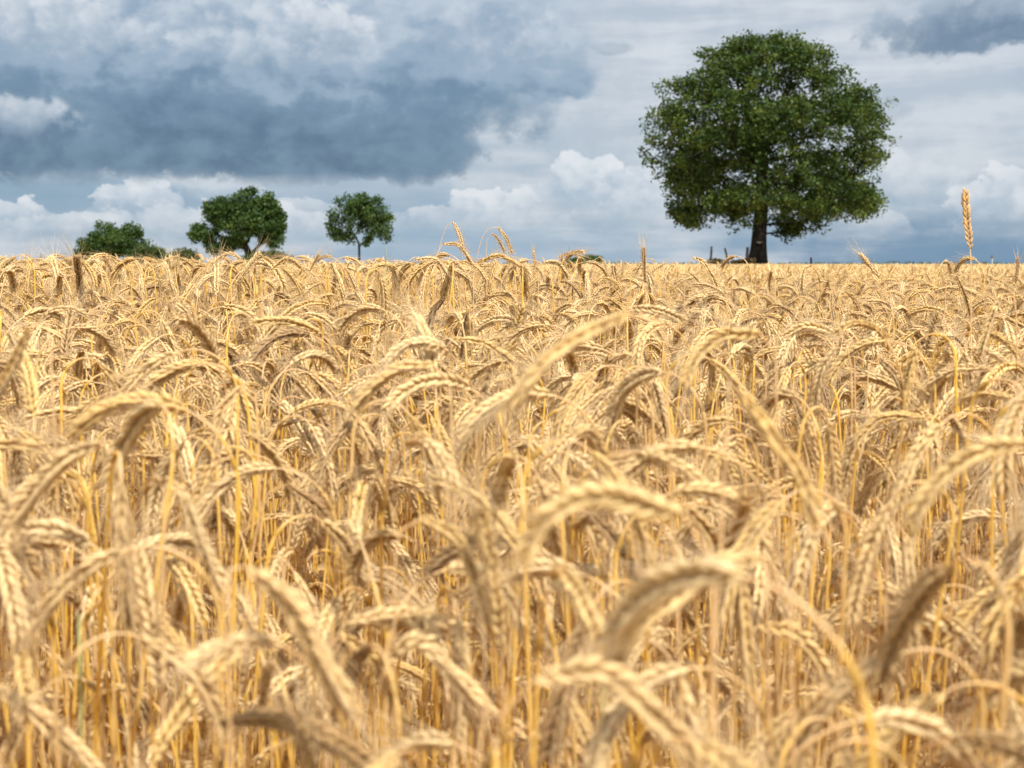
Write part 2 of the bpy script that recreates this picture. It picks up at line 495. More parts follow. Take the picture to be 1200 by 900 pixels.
# (ear points, neck points leading down the stalk or None, ear length in m, group, label)
HEROES = [
 ([(627,797),(700,788),(762,832),(835,900)], [(600,822),(575,860),(558,905)], .107, G_FRONT, 'large plump wheat ear arching over to the right at the bottom of the field'),
 ([(783,770),(833,793),(872,825)], None, .100, G_FRONT, 'small tan wheat ear drooping right, just above the big arching plump ear'),
 ([(868,672),(873,745),(882,825)], [(872,655),(885,650),(896,668),(900,740)], .105, G_FRONT, 'pale wheat ear hanging straight down right of the long diagonal ear'),
 ([(888,734),(930,742),(962,778),(986,832)], [(872,738),(862,760),(858,830)], .107, G_FRONT, 'plump wheat ear arching right and down beside the straight hanging ear'),
 ([(893,650),(850,660),(800,690),(755,726),(716,776)], [(908,657),(922,690),(927,770)], .110, G_FRONT, 'long pale wheat ear sloping diagonally down to the left over golden stalks'),
 ([(1062,628),(1066,680),(1073,766)], [(1058,612),(1048,606),(1040,622),(1038,700)], .105, G_FRONT, 'white-lit wheat ear hanging straight down under the bent right-hand ear'),
 ([(1204,519),(1162,525),(1120,545),(1088,578),(1062,625)], [(1225,528),(1240,560),(1245,640)], .110, G_FRONT, 'long wheat ear bowing from the right edge down to the left'),
 ([(1166,541),(1145,570),(1117,612)], [(1172,536),(1180,545),(1184,620)], .100, G_FRONT, 'grey shaded wheat ear tucked under the ear bowing from the right edge'),
 ([(1107,613),(1124,650),(1150,668),(1182,682)], [(1102,608),(1094,616),(1090,690)], .105, G_FRONT, 'wheat ear bending right below the grey shaded ear'),
 ([(1021,526),(1008,552),(995,600)], [(1026,520),(1036,522),(1040,560),(1042,640)], .100, G_FRONT, 'dark brown wheat ear hanging from a pale hooked neck'),
 ([(872,464),(908,514),(938,560),(958,622)], [(864,458),(855,466),(850,540)], .108, G_MID, 'long wheat ear trailing down to the right beneath a cluster of bent ears'),
 ([(736,367),(683,393),(638,424),(594,482)], [(760,362),(775,380),(782,470)], .112, G_FRONT, 'long out-of-focus wheat ear sweeping down left across the middle of the field'),
 ([(737,361),(772,363),(806,376)], [(728,366),(722,385),(720,450)], .100, G_MID, 'slim wheat ear pointing right behind the blurred sweeping ear'),
 ([(531,397),(567,402),(604,424)], [(522,402),(517,420),(516,480)], .100, G_MID, 'shaded-bellied wheat ear arching right above the hanging centre ears'),
 ([(508,427),(467,433),(434,456),(412,484)], [(518,430),(526,446),(530,520)], .105, G_MID, 'wheat ear arching low to the left with a bright upper edge'),
 ([(447,474),(464,512),(471,550)], [(441,468),(433,476),(430,540)], .100, G_MID, 'dark wheat ear hanging close behind the ear arched low to the left'),
 ([(453,561),(490,571),(519,614)], [(446,567),(442,585),(440,660)], .100, G_FRONT, 'short wheat ear with a bright crown curling over to the right'),
 ([(574,428),(566,470),(558,515)], [(577,418),(585,414),(590,430),(592,500)], .100, G_MID, 'wheat ear hanging straight, showing its full herringbone'),
 ([(802,604),(752,590),(700,582),(645,606),(606,668)], [(822,616),(832,650),(836,740)], .110, G_FRONT, 'golden wheat ear forming a wide arch over dark stalks in the centre'),
 ([(495,607),(530,628),(553,668),(578,742)], [(484,604),(472,612),(465,650),(462,740)], .108, G_FRONT, 'cream wheat ear curving down right below the short curled ear'),
 ([(214,575),(236,632),(263,694)], [(208,560),(200,556),(194,575),(192,660)], .085, G_FRONT, 'straight pale wheat ear, very blurred, slanting down to the right'),
 ([(289,545),(264,570),(250,622)], [(294,540),(301,546),(304,590),(304,680)], .100, G_FRONT, 'dark wheat ear hanging left from a bright hooked neck'),
 ([(336,568),(372,594),(408,646)], [(322,570),(308,590),(298,640),(292,720)], .104, G_FRONT, 'brown wheat ear drooping right, uppermost of two dark ears in line'),
 ([(411,640),(437,670),(457,714)], [(407,633),(400,640),(396,680),(393,740)], .095, G_FRONT, 'very dark brown wheat ear, lower of two dark ears in line'),
 ([(292,664),(340,708),(380,778),(416,842)], [(282,660),(272,674),(268,740)], .110, G_FRONT, 'big cream wheat ear running down right beside golden stems'),
 ([(258,846),(325,844),(390,870),(446,908)], [(246,850),(236,880),(232,930)], .110, G_FRONT, 'grey-brown wheat ear lying nearly level at the bottom of the field'),
 ([(-12,800),(50,842),(116,906)], [(-30,796),(-46,820),(-50,900)], .100, G_FRONT, 'heavily blurred pale wheat ear in the bottom left corner'),
 ([(46,614),(18,632),(3,672),(0,720)], [(62,620),(84,665),(106,740),(120,840)], .100, G_FRONT, 'wheat ear doubled back on its long golden neck at the left edge'),
 ([(404,731),(475,721),(552,741)], [(394,738),(388,760),(386,830)], .105, G_FRONT, 'slender wheat ear stretched almost level above a hooked ear'),
 ([(452,776),(485,752),(527,787),(577,838)], [(446,792),(442,820),(440,880)], .107, G_FRONT, 'hooked wheat ear bent like a shepherd crook below the level ear'),
 ([(400,742),(440,778),(476,862)], [(392,742),(384,756),(380,830)], .106, G_FRONT, 'wheat ear falling steeply right, left of the hooked ear'),
 ([(43,750),(70,778),(101,828)], [(36,752),(30,768),(28,840)], .100, G_FRONT, 'smallish wheat ear leaning down right near the left edge stems'),
 ([(128,758),(150,800),(177,848)], [(124,748),(116,746),(110,770),(108,840)], .100, G_FRONT, 'dull brown wheat ear slanting down between golden stems on the left'),
 ([(120,520),(82,534),(50,564),(8,620)], [(132,526),(140,548),(144,640)], .108, G_FRONT, 'golden wheat ear with wide-set grains sloping down to the left edge'),
 ([(284,452),(260,482),(243,548)], [(289,448),(297,452),(302,490),(304,570)], .104, G_MID, 'wheat ear with a yellow edge hanging down left from a sharp bend'),
 ([(34,384),(18,420),(-8,474)], [(40,372),(50,368),(58,390),(62,470)], .080, G_FRONT, 'dark blurred wheat ear close by at the left edge below the skyline'),
 ([(-8,474),(24,472),(48,490)], [(-16,480),(-20,500),(-20,560)], .090, G_MID, 'small wheat ear poking in over the golden wide-grained ear'),
 ([(95,474),(122,490),(138,522)], [(88,476),(83,490),(82,550)], .090, G_MID, 'short wheat ear curling right above the golden wide-grained ear'),
 ([(1033,327),(1020,312),(1007,296)], [(1040,336),(1046,356),(1048,400)], .100, G_SKY, 'cream wheat ear leaning up left into the sky right of the oak'),
 ([(984,393),(947,382),(918,394)], [(994,398),(1000,412),(1002,460)], .100, G_MID, 'wheat ear arched flat to the left, its belly golden'),
 ([(1156,430),(1115,434),(1081,454)], [(1166,436),(1172,455),(1174,520)], .100, G_MID, 'wheat ear stretched level to the left, with a shaded underside'),
 ([(1173,345),(1160,378),(1149,418)], [(1177,337),(1185,338),(1190,360),(1192,430)], .100, G_MID, 'pale wheat ear hanging down left with a bold herringbone'),
 ([(981,407),(962,435),(954,480)], [(986,402),(993,408),(997,430),(998,500)], .100, G_MID, 'wheat ear hanging below the flat arched ear'),
 ([(1030,420),(1050,443),(1066,480)], [(1024,418),(1018,426),(1015,490)], .100, G_MID, 'thin dark wheat ear slanting right from a pointed bend'),
 ([(1120,323),(1130,345),(1138,370)], [(1116,318),(1110,322),(1107,370)], .095, G_MID, 'dark slanting wheat ear at the foot of the tall upright ear'),
 ([(891,391),(850,393),(818,416),(800,455)], [(901,396),(908,415),(910,480)], .108, G_MID, 'wheat ear bowed over to the left like a sickle beneath the oak'),
 ([(912,434),(926,462),(940,494)], [(908,427),(900,430),(896,490)], .095, G_MID, 'dark wheat ear hanging right, above the long trailing ear'),
 ([(1084,489),(1035,489),(1004,514)], [(1094,494),(1100,512),(1102,580)], .100, G_MID, 'wheat ear arched left above the dark ear with a hooked neck'),
 ([(531,260),(538,274),(543,293)], [(527,260),(521,270),(514,296),(511,330)], .100, G_SKY, 'topmost wheat ear on the skyline, hanging from a pale looped neck'),
 ([(519,286),(537,288),(553,308)], [(515,288),(512,298),(510,340)], .100, G_SKY, 'wheat ear arching right below the topmost looped ear'),
 ([(584,266),(594,281),(600,298)], [(578,266),(568,272),(560,298),(557,335)], .100, G_SKY, 'wheat ear hung right from the wide pale loop on the skyline'),
 ([(576,273),(584,281),(592,296)], [(572,277),(570,292),(570,330)], .085, G_SKY, 'wheat ear tucked left of the wide-looped skyline ear'),
 ([(563,307),(584,300),(612,313)], [(558,312),(555,325),(555,350)], .100, G_SKY, 'wheat ear arched low under the wide-looped skyline ear'),
 ([(486,304),(509,304),(524,320)], [(482,308),(479,320),(479,345)], .095, G_SKY, 'wheat ear arched low left of the two looped skyline ears'),
 ([(637,307),(654,309),(667,326)], [(634,310),(631,322),(631,350)], .095, G_SKY, 'single wheat ear arched right, alone left of the distant low bush'),
 ([(655,301),(669,297),(683,301)], [(651,305),(649,318),(648,350)], .085, G_SKY, 'wheat ear with spread bristles lying level before the distant low bush'),
 ([(756,331),(755,312),(754,289)], [(757,340),(758,356),(758,390)], .100, G_SKY, 'upright brown wheat ear between the low bush and the oak'),
 ([(761,321),(769,315),(780,308)], [(757,326),(754,340),(753,370)], .075, G_SKY, 'small wheat ear leaning right beside the upright brown ear'),
 ([(626,319),(626,307),(625,293)], [(627,328),(627,345),(627,370)], .085, G_SKY, 'thin upright wheat ear right of the looped skyline ears'),
 ([(703,301),(707,306),(712,318)], [(700,300),(697,305),(696,340)], .080, G_SKY, 'white-topped wheat ear at the right end of the distant low bush'),
 ([(1137,292),(1133,256),(1131,221)], [(1138,309),(1138,340),(1138,420)], .112, G_SKY, 'tall upright wheat ear standing alone against the sky on the right'),
 ([(1190,332),(1192,318),(1193,301)], [(1188,345),(1187,360),(1187,400)], .095, G_SKY, 'short brown upright wheat ear at the right edge of the skyline'),
 ([(276,334),(290,314),(305,295)], [(266,352),(261,375),(260,430)], .110, G_SKY, 'thick golden wheat ear leaning up right under the broad dark tree'),
 ([(316,318),(336,304),(355,314)], [(311,327),(308,340),(307,370)], .100, G_SKY, 'wheat ear bowed over at the right foot of the broad dark tree'),
 ([(284,304),(268,297),(252,308)], [(290,309),(293,322),(294,350)], .090, G_SKY, 'wheat ear bowed left at the left foot of the broad dark tree'),
 ([(206,330),(207,314),(209,298)], [(205,340),(204,355),(204,390)], .090, G_SKY, 'upright wheat ear with a tall white beard before the round bushes'),
 ([(813,301),(826,310),(842,338)], [(808,302),(804,312),(802,350)], .105, G_SKY, 'white-topped wheat ear drooping right, just left of the fence posts'),
 ([(363,318),(368,308),(374,297)], [(360,328),(358,345),(358,370)], .085, G_SKY, 'thin brown wheat ear leaning right, left of the forked young tree'),
 ([(457,307),(455,317),(451,331)], [(459,303),(463,306),(464,340)], .080, G_SKY, 'shaded wheat ear under the pale green grass blade'),
 ([(930,340),(926,352),(925,366)], [(931,334),(936,334),(938,350),(938,390)], .080, G_MID, 'small dark wheat ear hanging just below the short fence post'),
]

HERO_SHAPES = []   # pixel polylines and distances, so that no other plant stands in front of them
hero_roots = []
for hi, (epx, npx, L, grp, label) in enumerate(HEROES):
    g = np.random.default_rng(1000 + hi)
    e2 = spline(np.array(epx, float), 40)
    Lpx = np.linalg.norm(np.diff(e2, axis=0), axis=1).sum()
    d = L * F / Lpx
    d = min(d, 5.2)
    Lr = Lpx * d / F
    tiltd = g.normal(0, 0.10)
    pts = np.array([at(x, y, d + tiltd * Lr * i / 39) for i, (x, y) in enumerate(e2)])
    E, Lr = resample(pts, 28)
    if npx is None:
        t0 = np.array(epx[0], float) - np.array(epx[1], float)
        t0 /= np.linalg.norm(t0)
        b = np.array(epx[0], float)
        s = np.sign(t0[0]) or 1
        npx = [tuple(b + t0 * 0.10 * Lpx), (b[0] + s * 0.22 * Lpx, b[1] + 0.12 * Lpx), (b[0] + s * 0.25 * Lpx, b[1] + 0.8 * Lpx)]
    npts = [at(x, y, d + g.normal(0, 0.004)) for x, y in npx]
    last, prev = npts[-1], npts[-2]
    slope = (last - prev) / max(1e-6, prev[2] - last[2])
    gz = float(ground_z(last[0], last[1]))
    drop = last[2] - gz
    ch = np.clip(slope, -0.25, 0.25)
    mid = last + np.array([ch[0] * drop * 0.25, g.normal(0, 0.02), -drop * 0.45])
    root = last + np.array([ch[0] * drop * 0.35, g.normal(0.02, 0.03), 0])
    root[2] = gz
    S = spline(np.array([root, mid] + npts[::-1] + [E[0]]), 46)
    o = empty('wheat_stalk', root)
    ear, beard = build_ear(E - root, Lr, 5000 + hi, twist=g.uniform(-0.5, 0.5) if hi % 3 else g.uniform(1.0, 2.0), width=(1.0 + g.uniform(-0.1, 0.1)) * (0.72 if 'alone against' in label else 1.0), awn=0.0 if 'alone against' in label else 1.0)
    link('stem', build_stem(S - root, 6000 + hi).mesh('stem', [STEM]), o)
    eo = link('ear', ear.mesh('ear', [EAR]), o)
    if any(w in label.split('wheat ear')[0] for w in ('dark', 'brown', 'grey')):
        eo.color = (0.62, 0.55, 0.50, 1)      # shade painted into the ear colour, along with some weathered brown
    if 'alone against' in label:
        eo.color = (0.93, 0.83, 0.68, 1)
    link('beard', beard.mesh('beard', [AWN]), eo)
    i = 6 + hi % 6
    link('leaf', build_leaf(S[i] - root, g.random() * 6.28, 7000 + hi, up=0.5 + 0.4 * g.random()).mesh('leaf', [LEAF]), o)
    tag(o, label, 'wheat stalk', grp)
    hero_roots.append(root[:2])
    HERO_SHAPES.append((e2, d, 0.009 * F / d + 4))
hero_roots = np.array(hero_roots)

# ------------------------------------------------------------------ the crop: positions of every plant
NEAR_END = 13.0


def sample_plants():
    pts = []
    # rows of jittered cells; density falls off with distance (upper layer only shows there)
    y = 0.60
    while y < NEAR_END:
        cell = 0.040 if y < 1.4 else (0.046 if y < 6 else 0.060)
        half = 0.37 * y + 0.55 + 0.05 * y
        xs = np.arange(-half, half, cell)
        n = len(xs)
        pts.append(np.stack([xs + rng.uniform(-0.5, 0.5, n) * cell, y + rng.uniform(-0.5, 0.5, n) * cell], 1))
        y += cell
    return np.vstack(pts)


XY = sample_plants()
n = len(XY)
weights = np.array([0.045, 0.055, 0.045, 0.045, 0.055, 0.07, 0.10, 0.09, 0.11, 0.10, 0.035, 0.05, 0.10, 0.05, 0.08, 0.08])
weights = np.concatenate([weights, weights])
weights /= weights.sum()
var = rng.choice(len(VARIANTS), n, p=weights)
rz = rng.uniform(0, 2 * np.pi, n)
rx = rng.normal(0, R(4.0), n)
ry = rng.normal(0, R(4.0), n)
top = np.clip(rng.normal(1.185, 0.06, n), 0.95, 1.31)
low = rng.random(n) < 0.40
top[low] = rng.uniform(0.80, 1.10, low.sum())
top -= 0.06 * (1 - smooth(0.6, 1.5, XY[:, 1]))
gz = ground_z(XY[:, 0], XY[:, 1])
# taller plants that break the skyline on the left and in the middle, a few on the right
pa = np.arctan2(XY[:, 0], XY[:, 1])
tall = (XY[:, 1] > 3.2) & (XY[:, 1] < 7.5) & ~low & (rng.random(n) < np.where(pa < -0.02, 0.10, np.where(pa < 0.10, 0.06, 0.004)))
top[tall] = CAMZ + (HORIZON - rng.uniform(297, 316, tall.sum())) / F * XY[tall, 1] - gz[tall]
scl = top / 1.17

keep = np.ones(n, bool)
# where the ear of each plant falls in the picture
tipx = np.zeros((n, 3, 3))
for v in range(len(VARIANTS)):
    m = var == v
    E = VARIANTS[v]['E']
    S = VARIANTS[v]['S']
    for k, q in enumerate((S[int(len(S) * 0.75)], E[4], E[-1])):
        c, s = np.cos(rz[m]), np.sin(rz[m])
        x = q[0] * c - q[1] * s
        yy = q[0] * s + q[1] * c
        z = np.full(m.sum(), q[2])
        # small tilts
        x2 = x + ry[m] * z
        y2 = yy - rx[m] * z
        tipx[m, k, 0] = XY[m, 0] + x2 * scl[m]
        tipx[m, k, 1] = XY[m, 1] + y2 * scl[m]
        tipx[m, k, 2] = gz[m] + z * scl[m]
px, py, dep = project(tipx)
for e2, d, wpx in HERO_SHAPES:
    idx = np.where(dep.min(1) < d + 0.05)[0]
    P = e2[::3]
    for k in range(3):
        dd = np.hypot(px[idx, k][:, None] - P[None, :, 0], py[idx, k][:, None] - P[None, :, 1]).min(1)
        own = 0.010 * F / dep[idx, k]
        keep[idx[dd < wpx + own]] = False
    mx = np.hypot((px[idx, 1] + px[idx, 2])[:, None] / 2 - P[None, :, 0], (py[idx, 1] + py[idx, 2])[:, None] / 2 - P[None, :, 1]).min(1)
    keep[idx[mx < wpx + 0.010 * F / dep[idx, 1]]] = False
for r in hero_roots:
    keep[np.hypot(XY[:, 0] - r[0], XY[:, 1] - r[1]) < 0.012] = False
# nothing may poke into the lens
keep[(tipx[:, :, 1].min(1) < 0.47)] = False
# stray tall tips do not break the flat far skyline on the right
sky = (py.min(1) < 303) & ~low & ~tall
keep[sky & (px[:, 1] > 690)] = False
keep[(py.min(1) < 297) & ~low & ~tall & (rng.random(n) < 0.8)] = False

sel = np.where(keep)[0]
# the plants nearest to the camera and in view become stalks of their own
vis = sel[(px[sel, 1] > 10) & (px[sel, 1] < 1190) & (py[sel, 1] < 895) & (py[sel, 1] > 300) & (top[sel] > 1.08)]
vis = vis[np.argsort(XY[vis, 1])]
N_OWN = 300 - len(HEROES)
own = vis[:N_OWN]
made = {}
LAB = {
 'forward': 'wheat stalk in the crowded front rows, its ear nodding forward towards the viewer',
 'away': 'wheat stalk in the crowded front rows, its ear nodding back away from the viewer',
 'upright': 'upright wheat stalk in the crowded front rows, its ear held straight up',
 'arched-left': 'wheat stalk in the crowded front rows, its ear arched over to the left',
 'arched-right': 'wheat stalk in the crowded front rows, its ear arched over to the right',
 'drooping-left': 'wheat stalk in the crowded front rows, its ear drooping down to the left',
 'drooping-right': 'wheat stalk in the crowded front rows, its ear drooping down to the right',
}
GRP = {
 'forward': 'unremarkable wheat stalks of the front rows nodding forward',
 'away': 'unremarkable wheat stalks of the front rows nodding back',
 'upright': 'unremarkable upright wheat stalks of the front rows',
 'arched-left': 'unremarkable wheat stalks of the front rows arched left',
 'arched-right': 'unremarkable wheat stalks of the front rows arched right',
 'drooping-left': 'unremarkable wheat stalks of the front rows drooping left',
 'drooping-right': 'unremarkable wheat stalks of the front rows drooping right',
}
from mathutils import Euler
for i in own:
    v = int(var[i])
    if v not in made:
        o = empty('wheat_stalk')
        link('stem', VARIANTS[v]['stem'], o)
        eo = link('ear', VARIANTS[v]['ear'], o)
        link('beard', VARIANTS[v]['beard'], eo)
        link('leaf', VARIANTS[v]['leaf'], o)
        link('leaf', VARIANTS[v]['leaf2'], o)
        made[v] = o
    else:
        src = made[v]
        o = src.copy()
        C.objects.link(o)
        for ch in list(src.children):
            c = ch.copy()
            C.objects.link(c)
            c.parent = o
            for gch in list(ch.children):
                c2 = gch.copy()
                C.objects.link(c2)
                c2.parent = c
    o.location = (XY[i, 0], XY[i, 1], gz[i])
    o.rotation_euler = (rx[i], ry[i], rz[i])
    s = scl[i]
    o.scale = (s, s, s)
    pose = POSE[v]
    if pose == 'upright':
        key = pose
    elif abs(math.cos(rz[i])) < 0.4:
        key = 'forward' if math.sin(rz[i]) < 0 else 'away'
    else:
        key = pose + ('-right' if math.cos(rz[i]) > 0 else '-left')
    tag(o, LAB[key], 'wheat stalk', GRP[key])
ownset = np.zeros(n, bool)
ownset[own] = True
rest = np.where(keep & ~ownset)[0]


# far patches of crop: one square metre of simple plants each
def patch_mesh(seed):
    g = np.random.default_rng(seed)
    mb = MB()
    for _ in range(190):
        x, y = g.uniform(-0.54, 0.54, 2)
        h = np.clip(g.normal(1.165, 0.05), 0.95, 1.27)
        b0 = R(g.choice([15, 50, 80, 105, 125, 140, 145]) + g.normal(0, 10))
        b1 = b0 + R(g.uniform(15, 55))
        az = g.uniform(0, 6.28)
        ca, sa = math.cos(az), math.sin(az)
        neck, L = 0.13, 0.10
        Pn = [(0, 0.0), (0.0, 0.45), (0.0, h - neck * 0.5)]
        th = 0.0
        p = np.array([0.0, h - neck * 0.5])
        for k in range(4):
            th = b0 * (k + 1) / 4
            p = p + np.array([math.sin(th), math.cos(th)]) * neck / 4
            Pn.append(tuple(p))
        En = [tuple(p)]
        for k in range(5):
            th = b0 + (b1 - b0) * (k + 1) / 5
            p = p + np.array([math.sin(th), math.cos(th)]) * L / 5
            En.append(tuple(p))
        P3 = np.array([(x + a * ca, y + a * sa, b) for a, b in Pn])
        E3 = np.array([(x + a * ca, y + a * sa, b) for a, b in En])
        tone = 0.5 + g.normal(0, 0.13)
        tube(mb, P3, 0.0019, 3, 1, np.linspace(0.3, 0.6, len(P3)), cap=False)
        tube(mb, E3, np.array([0.003, 0.0062, 0.0068, 0.006, 0.0045, 0.001]), 5, 0, np.clip(tone + g.normal(0, 0.08, 6), 0, 1), cap=False)
        for k in (2, 3, 4):
            dv = (E3[k] - E3[k - 1])
            dv = dv / np.linalg.norm(dv)
            q = E3[k]
            tube(mb, np.array([q, q + (dv + g.normal(0, 0.3, 3)) * 0.035]), [0.0004, 0.0001], 3, 2, 0.5, cap=False)
        if g.random() < 0.5:
            q = P3[1] * 0.3 + P3[2] * 0.7
            hd = g.uniform(0, 6.28)
            l = 0.12
            e = np.array([math.cos(hd), math.sin(hd), 0])
            side = np.array([-e[1], e[0], 0]) * 0.004
            V = np.array([q - side, q + side, q + e * l * 0.5 + side + [0, 0, 0.05], q + e * l * 0.5 - side + [0, 0, 0.05], q + e * l + [0, 0, -0.02]])
            mb.add(V, [[0, 1, 2, 3]], 3, 0.5)
            mb.add(V[2:], [[0, 1, 2]], 3, 0.5)
    return mb.mesh('field_patch', [EAR, STEM, AWN, LEAF])


patches = [patch_mesh(900 + k) for k in range(7)]
pp = []
y = NEAR_END + 0.2
while y < 101.5:
    half = 0.40 * y + 1.5
    for x in np.arange(-half, half, 0.96):
        pp.append((x + rng.uniform(-0.1, 0.1), y + rng.uniform(-0.1, 0.1)))
    y += 0.96
pp = np.array(pp)
pgz = ground_z(pp[:, 0], pp[:, 1])

cols = []
co = np.concatenate([np.column_stack([XY[rest], gz[rest]]), np.column_stack([pp, pgz])]).astype(np.float32)
nv = len(VARIANTS)
A_var = np.concatenate([var[rest], nv + rng.integers(0, len(patches), len(pp))]).astype(np.int32)
A_rot = np.concatenate([np.column_stack([rx[rest], ry[rest], rz[rest]]),
                        np.column_stack([np.zeros(len(pp)), np.zeros(len(pp)), rng.integers(0, 4, len(pp)) * math.pi / 2 + rng.normal(0, .1, len(pp))])]).astype(np.float32)
A_scl = np.concatenate([scl[rest], rng.normal(1.0, 0.012, len(pp))]).astype(np.float32)
fm = bpy.data.meshes.new('wheat_field')
fm.vertices.add(len(co))
fm.vertices.foreach_set('co', co.ravel())
for nm, ty, dat, key in (('variant', 'INT', A_var, 'value'), ('turn', 'FLOAT_VECTOR', A_rot, 'vector'), ('size', 'FLOAT', A_scl, 'value')):
    a = fm.attributes.new(nm, ty, 'POINT')
    a.data.foreach_set(key, dat.ravel())
fm.update()
for m in (EAR, AWN, STEM, LEAF):
    fm.materials.append(m)
field = link('wheat_field', fm)
tag(field, 'dense ripe wheat crop stretching back from the front stalks to the trees', 'wheat field', kind='stuff')

ng = bpy.data.node_groups.new('wheat_field_scatter', 'GeometryNodeTree')
ng.interface.new_socket(name='Geometry', in_out='INPUT', socket_type='NodeSocketGeometry')
ng.interface.new_socket(name='Geometry', in_out='OUTPUT', socket_type='NodeSocketGeometry')
gi = ng.nodes.new('NodeGroupInput')
go = ng.nodes.new('NodeGroupOutput')
jn = ng.nodes.new('GeometryNodeJoinGeometry')


def named(nm, ty):
    a = ng.nodes.new('GeometryNodeInputNamedAttribute')
    a.data_type = ty
    a.inputs['Name'].default_value = nm
    return next(o for o in a.outputs if o.enabled and o.name == 'Attribute')


a_var, a_rot, a_scl = named('variant', 'INT'), named('turn', 'FLOAT_VECTOR'), named('size', 'FLOAT')
e2r = ng.nodes.new('FunctionNodeEulerToRotation')
ng.links.new(a_rot, e2r.inputs[0])
for k, me in enumerate([V['whole'] for V in VARIANTS] + patches):
    proto = bpy.data.objects.new('field_plant', me)     # mesh source only, never linked to the scene
    oi = ng.nodes.new('GeometryNodeObjectInfo')
    oi.inputs['Object'].default_value = proto
    cmp_ = ng.nodes.new('FunctionNodeCompare')
    cmp_.data_type = 'INT'
    cmp_.operation = 'EQUAL'
    ia = [s for s in cmp_.inputs if s.type == 'INT']
    ng.links.new(a_var, ia[0])
    ia[1].default_value = k
    ip = ng.nodes.new('GeometryNodeInstanceOnPoints')
    ng.links.new(gi.outputs[0], ip.inputs['Points'])
    ng.links.new(cmp_.outputs[0], ip.inputs['Selection'])
    ng.links.new(oi.outputs['Geometry'], ip.inputs['Instance'])
    ng.links.new(e2r.outputs[0], ip.inputs['Rotation'])
    ng.links.new(a_scl, ip.inputs['Scale'])
    ng.links.new(ip.outputs[0], jn.inputs[0])
ng.links.new(jn.outputs[0], go.inputs[0])
md = field.modifiers.new('scatter', 'NODES')
md.node_group = ng

# ------------------------------------------------------------------ a few green blades among the straw
def blade(pxs, d, w, label, mat=GREEN):
    P = spline(np.array([at(x, y, d) for x, y in pxs]), 16)
    root = P[0].copy()
    gzz = float(ground_z(root[0], root[1]))
    base = np.array([root[0] - 0.01, root[1] + 0.01, gzz])
    P = spline(np.vstack([base, P]), 24)
    T, N, B = frames(P)
    mb = MB()
    V, q = [], []
    side = np.array([0.9, 0.35, 0.1])
    for i in range(len(P)):
        ww = w * (1 - (i / (len(P) - 1)) ** 2) + 0.0003
        V += [P[i] - base - side * ww, P[i] - base + np.array([0, -1, 0]) * ww * 0.4, P[i] - base + side * ww]
        if i:
            a, b = (i - 1) * 3, i * 3
            q += [(a, a + 1, b + 1, b), (a + 1, a + 2, b + 2, b + 1)]
    mb.add(np.array(V), np.array(q), 0, 0.55)
    o = link('grass_blade', mb.mesh('grass_blade', [mat]))
    o.location = base
    tag(o, label, 'grass blade', 'green grass blades in the wheat')


blade([(452, 330), (458, 305), (470, 277)], 4.0, 0.0032, 'pale green grass blade pointing up right beside the forked young tree')
blade([(706, 900), (710, 870), (717, 838)], 0.95, 0.0045, 'green grass blade half hidden under the big arching plump ear')
blade([(95, 830), (78, 815), (50, 806)], 1.1, 0.0032, 'short dull green grass blade lying among stems on the lower left')

# ------------------------------------------------------------------ ground
gm, nt = new_mat('field_soil')
tc = nd(nt, 'ShaderNodeTexCoord')
no = nd(nt, 'ShaderNodeTexNoise')
no.inputs['Scale'].default_value = 9
no.inputs['Detail'].default_value = 6
nt.links.new(tc.outputs['Object'], no.inputs['Vector'])
no2 = nd(nt, 'ShaderNodeTexNoise')
no2.inputs['Scale'].default_value = 0.03
no2.inputs['Detail'].default_value = 4
nt.links.new(tc.outputs['Object'], no2.inputs['Vector'])
c1 = ramp(nt, no.outputs[0], [(0.3, (0.16, 0.10, 0.05)), (0.7, (0.42, 0.30, 0.15))])
c2 = ramp(nt, no2.outputs[0], [(0.35, (0.52, 0.39, 0.19)), (0.62, (0.45, 0.36, 0.17))])
sx = nd(nt, 'ShaderNodeSeparateXYZ')
nt.links.new(tc.outputs['Object'], sx.inputs[0])
mr = nd(nt, 'ShaderNodeMapRange')
mr.inputs[1].default_value = 98
mr.inputs[2].default_value = 106
nt.links.new(sx.outputs[1], mr.inputs[0])
colg = mixc(nt, mr.outputs[0], c1, c2)
mr2 = nd(nt, 'ShaderNodeMapRange')
mr2.inputs[1].default_value = 500
mr2.inputs[2].default_value = 1500
nt.links.new(sx.outputs[1], mr2.inputs[0])
colg = mixc(nt, mr2.outputs[0], colg, (0.10, 0.14, 0.07))
finish(nt, colg, 0.95, 0, 0.1, bump=(no.outputs[0], 0.5, 0.03))

ys = np.unique(np.concatenate([np.linspace(-60, 0, 7), np.linspace(0, 32, 49), np.linspace(32, 98, 12), np.linspace(98, 112, 22), np.geomspace(112, 9000, 26)]))
us = np.linspace(-1, 1, 61)
V = []
for yv in ys:
    half = 40 + abs(yv) * 0.9
    for u in us:
        xv = half * np.sign(u) * abs(u) ** 1.6
        V.append((xv, yv, float(ground_z(xv, yv)) if yv > 0 else 0.0))
nu = len(us)
q = []
for a in range(len(ys) - 1):
    for b in range(nu - 1):
        q.append((a * nu + b, a * nu + b + 1, (a + 1) * nu + b + 1, (a + 1) * nu + b))
mb = MB()
mb.add(V, q)
gr = link('ground', mb.mesh('ground', [gm]))
tag(gr, kind='structure')

